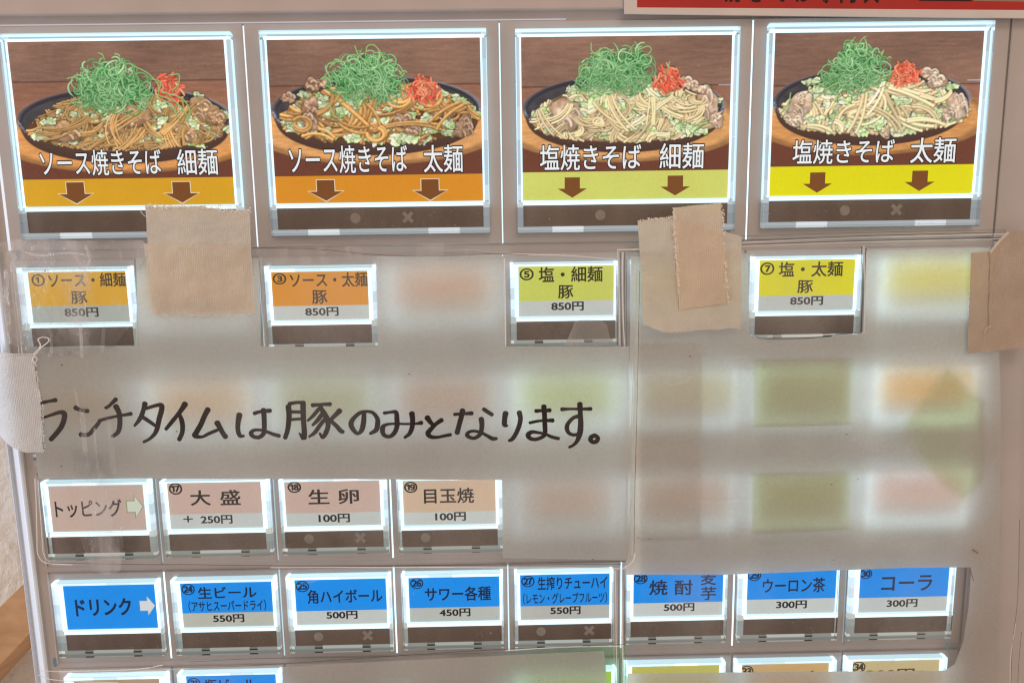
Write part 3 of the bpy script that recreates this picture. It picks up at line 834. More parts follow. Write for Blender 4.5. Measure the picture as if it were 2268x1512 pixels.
GB = 'menu buttons on the machine'
GH_ = 'lit buttons hidden behind the white paper'
def menu_button(card, outer, split, col, title, price, label, dot=0, cross=0, arrow=None, price_col=GRY, glow=1.0, group=GB, grid=None, cap=True):
    hc = 1.2
    if grid is not None:
        X0, Y0 = grid
        Cc = (X0, X0+27.1, Y0, Y0+13.95)
        O = [X0-2.1, X0+28.3, Y0-1.15, 0]
    else:
        Cc = rect_of(card, hc)
        yl = (card[0][1]+card[1][1])/2
        O = [P(outer[0], yl, 1.7)[0], P(outer[1], yl, 1.7)[0], P((outer[0]+outer[1])/2, outer[2], 1.7)[1], 0]
    S = (Cc[0]-0.75, Cc[1]+0.5, Cc[3]+1.42, Cc[3]+6.75)
    O[3] = S[3]+1.25
    t = empty('menu_button', W((O[0]+O[1])/2, (O[2]+O[3])/2, 0), label, 'button', group)
    fr = frame_mesh(O, Cc, S, False)
    if glow != 1.0 or group == GH_:
        fr.g = [tuple(c*glow*(1.8 if group == GH_ else 1) for c in g) for g in fr.g]
    fr.build('lit_frame', M['lit'], t, glow=True)
    mb = MB(); c = lin(col)*glow; pc = lin(price_col)*glow
    if split is not None:
        ys = P((outer[0]+outer[1])/2, split, hc)[1] if grid is None else Cc[2]+9.4
        c = c*(1.1 if group == GH_ else 1)
        mb.quad(Cc[0], Cc[1], Cc[2], ys, hc, 0, tuple(c)); mb.quad(Cc[0], Cc[1], ys, Cc[3], hc, 0, tuple(pc*rnd(0.93, 1.07)))
    else:
        mb.quad(Cc[0], Cc[1], Cc[2], Cc[3], hc, 0, tuple(c))
    card_o = mb.build('label_card', M['card'], t, glow=True)
    if title:
        mb = MB()
        for s, bx, off in title: letter(mb, s, bx, hc+0.02, off)
        mb.build('title_lettering', M[ink_for(col)], card_o)
    if price:
        mb = MB()
        for s, bx, off in price: letter(mb, s, bx, hc+0.02, off)
        mb.build('price_lettering', M['ink'], card_o)
    if arrow:
        (x0, y0, x1, y1), fillc, edge = arrow
        for nm, gr_, cc, hh in (('arrow_outline', 0.22, edge, 0.02), ('arrow', 0.0, fillc, 0.03)):
            a0, b0 = P(x0, (y0+y1)/2, hc+hh); a1, _ = P(x1, (y0+y1)/2, hc+hh)
            _, t0 = P((x0+x1)/2, y0, hc+hh); _, t1 = P((x0+x1)/2, y1, hc+hh)
            ym = (t0+t1)/2; hw = (t1-t0)/2; bw = hw*0.52; xm = a0+(a1-a0)*0.52; e = gr_
            pts = [(a0-e, ym-bw-e), (xm-e, ym-bw-e), (xm-e, ym-hw-e*1.8), (a1+e*1.4, ym), (xm-e, ym+hw+e*1.8), (xm-e, ym+bw+e), (a0-e, ym+bw+e)]
            mb = MB(); mb.face([W(*q, hc+hh) for q in pts][::-1], 0, tuple(lin(cc)))
            mb.build(nm, M['white_print'], card_o, glow=True)
    window(t, S, False, dot, cross)
    if cap:
        cm = MB()
        for fx in (0.225, 0.695):
            L = O[1]-O[0]; cm.box(O[0]+L*fx, O[0]+L*(fx+0.08), S[3]+0.38, S[3]+0.86, 0.1, 1.52, 0)
        cm.build('cap_clip', M['clip'], t)
        cap_mesh(O).build('clear_cap', M['cap'], t)
    return t

def pic_button(card, outer, bandy, col, titles, arrows, label, dish, outline, dot, cross):
    hc = 1.2
    Cc = rect_of(card, hc)
    O = [P(outer[0], outer[2]+8, 1.7)[0], P(outer[1], outer[2]+8, 1.7)[0], P((outer[0]+outer[1])/2, outer[2], 1.7)[1], 0]
    # keep sides upright in the panel
    S = (Cc[0]+0.05, Cc[1]+0.05, Cc[3]+1.35, Cc[3]+7.1)
    O[3] = S[3]+1.75
    t = empty('picture_button', W((O[0]+O[1])/2, (O[2]+O[3])/2, 0), label, 'button', 'large picture buttons along the top')
    frame_mesh(O, Cc, S, True).build('lit_frame', M['lit'], t, glow=True)
    yb = P((card[0][0]+card[1][0])/2, bandy, hc)[1]
    # the printed dish
    img = food(dish)
    colr = lin(img).astype(np.float32)
    xs = np.linspace(Cc[0], Cc[1], GW); ys = np.linspace(Cc[2], yb, GH)
    XX, YY = np.meshgrid(xs, ys)
    co = np.stack([XX*MM, np.full_like(XX, -hc*MM), -YY*MM], -1).reshape(-1, 3).astype(np.float32)
    idx = np.arange(GW*GH).reshape(GH, GW)
    q = np.stack([idx[1:, :-1], idx[1:, 1:], idx[:-1, 1:], idx[:-1, :-1]], -1).reshape(-1, 4)
    me = bpy.data.meshes.new('dish_photo')
    me.vertices.add(len(co)); me.vertices.foreach_set('co', co.ravel())
    me.loops.add(q.size); me.loops.foreach_set('vertex_index', q.ravel().astype(np.int32))
    me.polygons.add(len(q)); me.polygons.foreach_set('loop_start', np.arange(0, q.size, 4, dtype=np.int32))
    me.polygons.foreach_set('loop_total', np.full(len(q), 4, dtype=np.int32))
    a = me.color_attributes.new('print', 'FLOAT_COLOR', 'POINT')
    a.data.foreach_set('color', np.concatenate([colr.reshape(-1, 3), np.ones((GW*GH, 1), np.float32)], 1).ravel())
    me.materials.append(M['photo']); me.update(); me.validate()
    ph = link('dish_photo', me, t)
    mb = MB(); mb.quad(Cc[0], Cc[1], yb, Cc[3], hc, 0, tuple(lin(col)))
    band = mb.build('colour_band', M['card'], t, glow=True)
    mb = MB()
    for s, bx in titles: letter(mb, s, bx, hc+0.015, 0.050, n=14, ref=0.007)
    mb.build('title_outline', M['ink'], ph)
    mb = MB()
    for s, bx in titles: letter(mb, s, bx, hc+0.05, 0.007, 0, tuple(lin((228, 236, 242))*1.12))
    mb.build('title_lettering', M['white_print'], ph, glow=True)
    for (x0, y0, x1, y1) in arrows:
        for nm, e, cc, hh in (('arrow_outline', 0.20, outline, 0.02), ('arrow', 0.0, (122, 74, 34), 0.03)):
            if cc is None: continue
            X0 = P(x0, y0, hc+hh)[0]; X1 = P(x1, y0, hc+hh)[0]; Y0 = P(x0, y0, hc+hh)[1]; Y1 = P((x0+x1)/2, y1, hc+hh)[1]
            Y0 = P((x0+x1)/2, y0, hc+hh)[1]
            xm = (X0+X1)/2; hw = (X1-X0)/2; bw = hw*0.52; ym = Y0+(Y1-Y0)*0.55
            pts = [(xm-bw-e, Y0-e), (xm+bw+e, Y0-e), (xm+bw+e, ym-e), (xm+hw+e*2.2, ym-e), (xm, Y1+e*1.5), (xm-hw-e*2.2, ym-e), (xm-bw-e, ym-e)]
            mb = MB(); mb.face([W(*p_, hc+hh) for p_ in pts][::-1], 0, tuple(lin(cc)))
            mb.build(nm, M['white_print'], band, glow=True)
    window(t, S, True, dot, cross)
    cap_mesh(O).build('clear_cap', M['cap'], t)
    return t

B2 = (178, 186, 178)
pic_button([(18.5, 92), (498, 89), (53.7, 457), (519.6, 452.6)], (4, 511, 76), 395.5, (222, 168, 34),
    [('ソース焼きそば', (89, 331, 357, 389)), ('細麺', (392, 330, 482, 388))], [(128, 404, 203, 451), (363, 403, 438, 449)],
    'large lit picture button of thin brown noodles over a mustard yellow band, corner under tape', DISH[0], (238, 224, 190), 1, 0)
pic_button([(592, 89), (1064, 83), (610, 449), (1068.5, 446)], (577, 1077, 68.5), 388, (224, 148, 36),
    [('ソース焼きそば', (640, 322, 902, 384)), ('太麺', (938, 321, 1025, 382))], [(683, 399, 758, 445), (915, 397, 989, 443)],
    'large lit picture button of thick brown sauce noodles above an orange band', DISH[1], (240, 226, 196), 2, 2)
pic_button([(1153.7, 83), (1621.5, 77), (1158.5, 444), (1612, 438)], (1141.5, 1636, 65), 379, (214, 220, 112),
    [('塩焼きそば', (1196, 320, 1420, 377)), ('細麺', (1461, 317, 1559, 374))], [(1235, 393, 1300, 438), (1463, 389, 1529, 433)],
    'large lit picture button of pale thin noodles with pink pork above a pale green band', DISH[2], None, 2, 1)
pic_button([(1716, 74), (2179, 67.4), (1703, 434), (2154, 427.8)], (1703.5, 2197, 52), 366.5, (232, 226, 14),
    [('塩焼きそば', (1756, 309, 1981, 363)), ('太麺', (2017, 305, 2117, 361))], [(1779, 382, 1844, 427), (2005, 378, 2072, 423)],
    'large lit picture button of pale thick noodles above a bright yellow band, below the sign', DISH[3], None, 2, 2)

T = 0.017; N = 0.027
menu_button([(64.8, 601), (279.6, 603), (70, 715), (289, 712)], (42.6, 290.7, 592), 677, YEL,
    [('①', (70, 607, 99, 634), N), ('ソース・細麺', (107, 604, 278, 636), T), ('豚', (157, 644, 193, 673), T)], [('850円', (143, 681, 218, 702), N)],
    'small mustard yellow button marked 1 for thin sauce noodles, behind wrinkled clear tape', 1, 0, price_col=(176, 184, 176))
menu_button([(601, 601), (814, 602), (606, 708.5), (818.5, 707.4)], (589, 831.5, 588), 676.5, ORG,
    [('③', (604, 605, 634, 630), N), ('ソース・太麺', (642, 603, 814, 636), T), ('豚', (691, 642, 725, 673), T)], [('850円', (676, 680, 750, 700), N)],
    'small orange button marked 3 for thick sauce noodles, in a cut-out of the paper', 1, 0)
menu_button([(1148, 590), (1360, 588), (1150, 701), (1359, 697.4)], (1129.6, 1366, 580), 666, LIM,
    [('⑤', (1151, 594, 1182, 621), N), ('塩・細麺', (1193, 590, 1335, 625), T), ('豚', (1236, 631, 1270, 661), T)], [('850円', (1221, 668, 1293, 688), N)],
    'small lime green button marked 5 for thin salt noodles, frosted tape scrap over it', 1, 0)
menu_button([(1681, 576), (1892, 575), (1679, 689), (1891, 685.6)], (1665.4, 1905, 567), 654, YLW,
    [('⑦', (1684, 581, 1715, 609), N), ('塩・太麺', (1725, 579, 1867, 613), T), ('豚', (1766, 620, 1801, 649), T)], [('850円', (1750, 656, 1823, 676), N)],
    'small bright yellow button marked 7 for thick salt noodles, in its own cut-out', 0, 0)
menu_button([(108, 1076), (318.5, 1071), (115.6, 1177), (325, 1173.5)], (95.6, 332.6, 1064), None, (198, 174, 162),
    [('トッピング', (122, 1106, 270, 1145), T)], [], 'dusty pink heading button reading toppings with a pale arrow, at the start of its row', 0, 0,
    arrow=((281.5, 1098, 316, 1144), (205, 214, 196), (120, 140, 92)))
menu_button([(372, 1067.6), (580, 1066), (376, 1170), (582, 1168)], (357.4, 594.5, 1062), 1137, PNK,
    [('⑰', (374, 1069, 403.5, 1095), N), ('大', (421, 1085, 466, 1119), T), ('盛', (487, 1084, 532.5, 1118), T)], [('+', (406, 1141.5, 427, 1156), 0.0), ('250円', (444.5, 1140, 515, 1159.5), N)],
    'pink topping button marked 17 for a large helping, plus 250 yen', 1, 1)
menu_button([(631, 1065), (841, 1063), (633, 1165), (844, 1162)], (619.6, 855.6, 1059), 1134.5, PNK,
    [('⑱', (637, 1066, 667, 1091), N), ('生', (682.6, 1083, 729.6, 1116), T), ('卵', (749, 1082, 795, 1115.5), T)], [('100円', (705.6, 1137, 775, 1156.5), N)],
    'pink topping button marked 18 for a raw egg at 100 yen', 2, 2)
menu_button([(892, 1063), (1096, 1061), (894.5, 1162), (1098.5, 1159.5)], (880, 1112, 1057), 1132.5, PCH,
    [('⑲', (895, 1066, 924.5, 1091), N), ('目玉焼', (939, 1080, 1050, 1114), T)], [('100円', (964, 1133.5, 1032, 1153), N)],
    'peach topping button marked 19 for a fried egg, last of its row before the paper', 2, 1)
menu_button([(141.5, 1294.6), (344.5, 1292.7), (147, 1392.8), (350, 1390)], (119, 351, 1287), None, BLU,
    [('ドリンク', (167, 1324, 291, 1363), 0.028)], [], 'blue heading button reading drinks with a white arrow, at the start of the drinks row', 1, 1,
    arrow=((310, 1320, 343, 1361), (214, 220, 222), (90, 150, 200)))
menu_button([(400, 1289), (603.7, 1286.5), (405, 1388), (605.6, 1385)], (381.5, 611, 1280), 1355.7, BLU,
    [('㉔', (402, 1292, 431.5, 1317), N), ('生ビール', (438, 1298, 568, 1324), 0.020), ('（アサヒスーパードライ）', (417.5, 1328, 589.5, 1353), 0.018)], [('550円', (472, 1359.5, 541, 1377.5), N)],
    'blue drinks button marked 24 for draught beer at 550 yen', 1, 1, price_col=(188, 190, 180))
menu_button([(653, 1281.6), (855.5, 1279.8), (656.7, 1382.4), (857.4, 1379.8)], (635.6, 865, 1273), 1351, BLU,
    [('㉕', (655, 1285, 684.5, 1310.5), N), ('角ハイボール', (680.7, 1304, 847, 1335), 0.020)], [('500円', (723, 1352, 792, 1370), N)],
    'blue drinks button marked 25 for a whisky highball at 500 yen', 2, 2)
menu_button([(905, 1278), (1105.6, 1274), (907.4, 1376), (1106.7, 1373)], (890, 1114, 1267.5), 1344, BLU,
    [('㉖', (908.5, 1278.7, 937.5, 1303.5), N), ('サワー各種', (941, 1298, 1087.5, 1330), 0.020)], [('450円', (973.3, 1346.5, 1042, 1364.5), N)],
    'blue drinks button marked 26 for assorted sours at 450 yen', 1, 1, price_col=(190, 196, 190))
menu_button([(1152, 1270.5), (1349, 1268.7), (1153, 1371), (1351, 1368.7)], (1139, 1357.4, 1263), 1340, BLU,
    [('㉗', (1154.4, 1274, 1184, 1299.5), N), ('生搾りチューハイ', (1190.7, 1275, 1345, 1304.6), 0.020), ('（レモン・グレープフルーツ）', (1158.5, 1311, 1344.5, 1336), 0.018)], [('550円', (1219, 1342, 1286, 1360), N)],
    'blue drinks button marked 27 with a bracketed second line, by the sleeve corner', 2, 2, price_col=(190, 192, 186))
menu_button([(1402.5, 1262.5), (1601.5, 1259.5), (1403, 1364), (1600.7, 1360.5)], (1389, 1609, 1255), 1333.5, BLU,
    [('㉘', (1403.7, 1268, 1434.5, 1293), N), ('焼', (1437.8, 1283.5, 1478.5, 1317), T), ('酎', (1494.4, 1283.5, 1534, 1317), T), ('麦', (1552.6, 1262, 1586, 1295), T), ('芋', (1552.6, 1298, 1586, 1328), T)], [('500円', (1470.4, 1335, 1538, 1353), N)],
    'blue drinks button marked 28 for shochu at 500 yen, top hidden by the paper', 1, 1)
menu_button([(1654.5, 1258), (1851.5, 1254.5), (1653.6, 1358.7), (1851, 1355.7)], (1637.6, 1857, 1250), 1325.5, BLU,
    [('㉙', (1656, 1261, 1686, 1286), N), ('ウーロン茶', (1689.5, 1279, 1827.6, 1312), T)], [('300円', (1719, 1329, 1787, 1347), N)],
    'blue drinks button marked 29 for oolong tea at 300 yen, top hidden by paper', 1, 1)
menu_button([(1903.6, 1257), (2100.6, 1253), (1900.6, 1354.6), (2098.7, 1352)], (1885, 2112.5, 1247), 1321.5, BLU,
    [('㉚', (1904, 1258.7, 1932, 1281.5), N), ('コーラ', (1952.4, 1273.5, 2064.7, 1308), T)], [('300円', (1964, 1326, 2032, 1344), N)],
    'blue drinks button marked 30 for cola at 300 yen, last in the drinks row', 1, 1)

# the row below, only its top showing
CW = 27.1
y4 = 91.944+30.75
def grid_card(x0, y0, x1): return [(x0, y0), (x1, y0-1), (x0+4, y0+98), (x1+2, y0+96)]
menu_button([(166, 1503), (357, 1501.5), (170, 1601), (359, 1598)], (147, 371, 1494), None, (176, 152, 130), [], [],
    'plain brownish button at the bottom edge below the drinks heading', 0, 0)
menu_button([(414, 1494), (613, 1491), (418, 1592), (615, 1588)], (396, 622, 1487), 1561, BLU,
    [('㉛', (414.8, 1500, 444.6, 1526), N), ('瓶ビール', (453, 1502, 567, 1530), 0.020)], [],
    'blue button marked 31 for bottled beer, cut by the bottom edge of the photo', 0, 0)
menu_button([(1398, 1473), (1592, 1471), (1400, 1572), (1592, 1569)], (1383, 1604, 1465), None, (196, 190, 92), [], [],
    'lime and green striped button under button 28, mostly behind the lower paper', 0, 0)
menu_button([(1641, 1469), (1834, 1465.5), (1641, 1567), (1833, 1564)], (1628, 1849, 1461), None, (206, 172, 118),
    [('㉝', (1639, 1473, 1669, 1499), N), ('※', (1783, 1484, 1813, 1511), 0.0)], [], 'tan button marked 33 mostly behind the lower paper', 0, 0)
menu_button([(1885, 1462), (2078, 1458), (1885, 1560), (2077, 1557)], (1872, 2093, 1455), None, (204, 186, 136),
    [('㉞', (1887, 1464, 1917, 1489), N), ('300円※', (1919, 1480, 2055, 1505), T)], [], 'tan button marked 34 showing only the tops of a 300 yen price', 0, 0)

# buttons whose light shows through the paper
GH_ = 'lit buttons hidden behind the white paper'
PW = 34.0
def hidden(col_i, row_y, col, label, glow=1.0, split=True):
    menu_button(None, None, 0 if split else None, col, [], [], label, 0, 0, grid=(PW*col_i, row_y), glow=glow, group=GH_)
hidden(1, 0.0, YEL, 'covered button shining faintly through paper and beige tape next to button 1', 0.9)
hidden(3, 0.0, (228, 168, 122), 'covered button glowing orange through the paper between buttons 3 and 5', 1.0)
hidden(5, 0.0, LIM, 'covered button hardly visible behind the double beige tape next to button 5', 0.7)
hidden(7, 0.0, (232, 226, 30), 'covered button glowing strong yellow through the paper next to button 7', 1.25)
for k, (c, g, lb) in enumerate([((208, 176, 120), 0.42, 'covered button glowing faint tan behind the first handwritten character'),
        ((232, 186, 130), 1.0, 'covered button glowing amber above the third handwritten characters'),
        ((186, 200, 130), 0.9, 'covered button glowing soft olive above the handwriting, under button 3'),
        ((222, 178, 150), 0.75, 'covered button glowing salmon in the middle of the handwritten line'),
        ((182, 210, 110), 1.15, 'covered button glowing lime green behind the last handwritten characters'),
        ((206, 208, 160), 1.0, 'covered button half behind an inner strip of paper, glowing pale green'),
        ((190, 200, 130), 0.85, 'covered button glowing olive green through a note under button 7'),
        ((240, 184, 40), 1.25, 'covered button glowing orange and white in the middle row by the brown tape')]):
    hidden(k, 30.65, c, lb, g)
for k, c, g, lb in ((4, (226, 190, 170), 0.75, 'covered button glowing faint pink next to the fried egg button'),
        (5, (220, 190, 176), 0.85, 'covered button half behind the inner paper strip above button 28'),
        (6, (200, 205, 150), 0.75, 'covered button glowing green through a note above button 29'),
        (7, (232, 190, 182), 1.15, 'covered button glowing pink and white above button 30')):
    hidden(k, 61.37, c, lb, g)
hidden(4, y4, (190, 210, 60), 'covered button tinting the lower paper yellow green below button 27', 0.9)
hidden(2, y4, (200, 180, 150), 'covered button barely lighting the lower paper below button 25', 0.25)
hidden(3, y4, (200, 180, 150), 'covered button barely lighting the lower paper under the assorted sours button', 0.25)

# ------------------------------------------------------------------ the machine
mach = empty('ticket_machine', W(130, 60, -1.2), 'white plastic face of a meal ticket machine with lit seams between its button cells', 'ticket machine')
XL = (P(57, 1000, 0)[0]+P(103, 1512, 0)[0])/2
mb = MB(); mb.box(XL, 340, -95, 150, -12, -0.7, 0)
mb.build('front_panel', M['panel'], mach)
# seams that leak light
def seam(X, Y0, Y1, w, k, tint=ICE):
    mb = MB(); mb.box(X-w/2, X+w/2, Y0, Y1, -0.72, -0.45, 0, gl(k, tint)); mb.build('lit_seam', M['lit'], mach, glow=True)
def cell(X0, X1, Y0, Y1, h=0.0):
    mb = MB(); mb.box(X0, X1, Y0, Y1, -0.9, h, 0, b=0.22); mb.build('cell_plate', M['panel'], mach)
yt, yb_ = P(1000, 48, 0)[1], P(1000, 541, 0)[1]
sx = [-3.75+68*k for k in range(5)]
for k in range(4): cell(sx[k]+0.22, sx[k+1]-0.22 if k < 3 else sx[4]+1.5, yt, yb_)
for k, w, g in ((0, 0.7, 0.75), (1, 0.42, 0.95), (2, 0.42, 1.0), (3, 0.62, 1.3)): seam(sx[k]-(0.1 if k else 0.3), yt+0.4, yb_-0.1, w, g, (0.92, 1.0, 1.1) if k < 2 else ICE)
mb = MB(); mb.box(-14, 150, yt-0.45, yt-0.25, -0.72, -0.1, 0, gl(0.45, (0.98, 0.95, 1.02))); mb.build('lit_seam', M['lit'], mach, glow=True)
cell(sx[4]+2.0, 338, yt-2, yb_+1, 0.1)
cell(PW*8-3.9+2.4, 338, yb_+1.5, 148, 0.05)
rows = [0.0, 30.65, 61.37, 91.944, y4]
bright = {(0, 4): (0.3, 1.0), (0, 2): (0.25, 0.5), (0, 0): (0.3, 0.5), (2, 3): (0.42, 1.1), (2, 1): (0.3, 0.4), (2, 2): (0.3, 0.45), (3, 1): (0.75, 1.25), (3, 2): (0.32, 0.6), (3, 3): (0.45, 1.15),
          (3, 4): (0.4, 0.85), (3, 5): (0.4, 1.0), (3, 6): (0.6, 1.2), (3, 7): (0.3, 0.3), (4, 1): (0.3, 0.15)}
for r_, y in enumerate(rows):
    for k in range(8):
        cell(PW*k-3.9+(0.28 if k else 0), PW*(k+1)-3.9-0.28+(2 if k == 7 else 0), y-3.6, y+24.9)
        if (r_, k) in bright:
            w, g = bright[(r_, k)]
            seam(PW*k-3.9, y-3.2, y+24.4, w, g)
# raised inner border beside the row headings
for y in (61.37, 91.944):
    mb = MB(); mb.box(-3.9, -3.45, y-3.6, y+24.9, -0.5, 0.45, 0, b=0.15); mb.build('cell_ridge', M['panel'], mach)
# case edge with its sloping side
ed = MB()
Y0_, Y1_ = -95, 150
x1 = P(30, 1000, -5)[0]; x2 = P(23, 1000, -8)[0]; x3 = P(14, 1000, -7)[0]
prof = [(XL, 0.1), (XL-0.5, 0.35), (XL-1.0, 0.3), (XL-1.6, -0.15)]
for i in range(1, 7):
    t = i/6; prof.append((XL-1.6+(x1-XL+1.6)*t, -0.15+(-5.2+0.15)*(t**1.15)))
prof += [(x1-0.2, -6.2), (x2, -8.4), (x2-0.3, -7.6), (x3+0.3, -7.2), (x3-0.2, -7.8), (x3-0.3, -14), (x3-0.3, -60)]
for a, b in zip(prof[:-1], prof[1:]):
    ed.face([W(a[0], Y0_, a[1]), W(b[0], Y0_, b[1]), W(b[0], Y1_, b[1]), W(a[0], Y1_, a[1])])
e_ = ed.build('case_edge', M['case'], mach)
for p_ in e_.data.polygons: p_.use_smooth = True
# upper panel above the picture buttons
hx1, hy = P(1384, 24, 1.4)[0], P(700, 26, 1.4)[1]
mb = MB(); mb.box(-13.5, hx1, -95, hy, -0.7, 1.4, 0, b=0.3); mb.build('upper_panel', M['header'], mach)
# little slot marks by the rows
for px, py in ((39, 562), (110, 1245), (121, 1466), (2098, 1430)):
    a, b = P(px, py, -0.5); mb = MB(); mb.box(a-0.35, a+0.35, b-1.3, b+1.3, -0.72, -0.42, 0, gl(0.14, (0.6, 1.0, 1.1))); mb.build('slot_mark', M['lit'], mach, glow=True)

# ------------------------------------------------------------------ red sign
hs = 2.2
sg = empty('red_sign', W(*P(1800, 10, hs), hs), 'red printed sign with black lettering and a pale border above the pale noodle pictures', 'sign')
def poly_face(name, pts, h, mat, parent=None, thick=0.0):
    mb = MB(); q = [W(*P(x, y, h), h) for x, y in pts]
    mb.face(q[::-1])
    if thick:
        n = len(pts)
        b = [W(*P(x, y, h), h-thick) for x, y in pts]
        for i in range(n): mb.face([q[i], q[(i+1) % n], b[(i+1) % n], b[i]])
    return mb.build(name, mat, parent)
poly_face('sign_board', [(1380, -260), (1383, 31), (1800, 36), (2300, 41), (2300, -260)], hs, M['sign_paper'], sg, 0.5)
poly_face('red_field', [(1411, -240), (1411, 17), (1800, 19.5), (2300, 23), (2300, -240)], hs+0.02, M['red'], sg)
mb = MB()
for s, bx in (('焼', (1606, -42, 1640, 6)), ('き', (1662, -40, 1690, 6)), ('そ', (1718, -40, 1742, 5)), ('ば', (1763, -40, 1797, 5)), ('専', (1818, -42, 1840, 8)), ('門', (1862, -42, 1896, 8)), ('大', (1914, -42, 1948, 8))):
    letter(mb, s, bx, hs+0.05, 0.035)
mb.build('sign_lettering', M['sign_ink'], sg)
poly_face('dark_patch', [(2036, -60), (2036, 2.5), (2152, 3.5), (2152, -60)], hs+0.05, M['sign_ink'], sg)
poly_face('tan_patch', [(2157, -60), (2157, 2.5), (2300, 5), (2300, -60)], hs+0.05, M['tan'], sg)

# ------------------------------------------------------------------ sheets of paper and film
def D(X, Y, amp=0.28):
    return amp*(noise.noise(Vector((X*0.035, Y*0.035, 0.3)))+0.5*noise.noise(Vector((X*0.09, Y*0.08, 4.0))))

def sheet(name, px, h, mat, parent=None, amp=0.28, step=5.0, extra=None, thick=0.0, mmcoords=False):
    pts = px if mmcoords else [P(x, y, h) for x, y in px]
    tri = tessellate_polygon([[Vector((x, y, 0)) for x, y in pts]])
    bm = bmesh.new()
    vs = [bm.verts.new((x, y, 0)) for x, y in pts]
    for t in tri:
        try: bm.faces.new([vs[i] for i in t])
        except ValueError: pass
    xs = [p[0] for p in pts]; ys = [p[1] for p in pts]
    for ax, lo, hi in ((0, min(xs), max(xs)), (1, min(ys), max(ys))):
        c = lo+step*0.73
        while c < hi:
            co = [0, 0, 0]; co[ax] = c; no = [0, 0, 0]; no[ax] = 1
            bmesh.ops.bisect_plane(bm, geom=bm.verts[:]+bm.edges[:]+bm.faces[:], plane_co=co, plane_no=no)
            c += step
    for v in bm.verts:
        X, Y = v.co.x, v.co.y
        v.co = W(X, Y, h+D(X, Y, amp)+(extra(X, Y) if extra else 0))
    bmesh.ops.recalc_face_normals(bm, faces=bm.faces[:])
    me = bpy.data.meshes.new(name); bm.to_mesh(me); bm.free()
    if len(me.polygons) and me.polygons[0].normal.y > 0: me.flip_normals()
    for p in me.polygons: p.use_smooth = True
    me.materials.append(mat)
    return link(name, me, parent)

# inner layers, between the buttons and the outer papers
tag(sheet('paper_strip', [(1404, 770), (1556, 766), (1552, 1190), (1394, 1192)], 4.1, M['paper2'], amp=0.05), 'narrow paper layer behind the wide sheet, darkening it beside the clear sleeve edge', 'paper strip')
tag(sheet('sticky_note', [(1668, 800), (1884, 797), (1882, 936), (1668, 942)], 3.45, M['green'], amp=0.05), 'olive green note showing through the wide paper below button 7', 'note')
tag(sheet('sticky_note', [(1664, 1046), (1880, 1044), (1878, 1166), (1664, 1174)], 3.45, M['green'], amp=0.05), 'faint green note showing through the wide paper above button 29', 'note')
tag(sheet('sticky_note', [(2092, 808), (2168, 885), (2164, 1062), (2128, 1106), (2035, 1020), (1992, 948)], 3.35, M['green'], amp=0.05), 'green note turned diagonally showing through the wide paper at its far end', 'note')
tag(sheet('green_film', [(1118, 1452), (1384, 1425), (1397, 1600), (1100, 1600)], 3.25, M['mint'], amp=0.05), 'mint green tinted film sticking out around the lower paper below button 27', 'film')

# wide blank paper
hp = 4.5
wide = sheet('wide_paper', [(1398, 568), (1657, 561), (1660, 742), (1700, 751), (1800, 750), (1905, 739), (1916, 732), (1919, 556), (2160, 549), (2208, 549), (2217, 900), (2214, 1280), (2196, 1620), (1378, 1620),
    (1391, 1490), (1700, 1487), (2093, 1484), (2115, 1470), (2134, 1420), (2146, 1340), (2152, 1256), (2000, 1257), (1850, 1262), (1720, 1268), (1600, 1272), (1386, 1272)], hp, M['paper'])
tag(wide, 'wide blank sheet of white paper with green light shining through, cut out around button 7', 'paper')
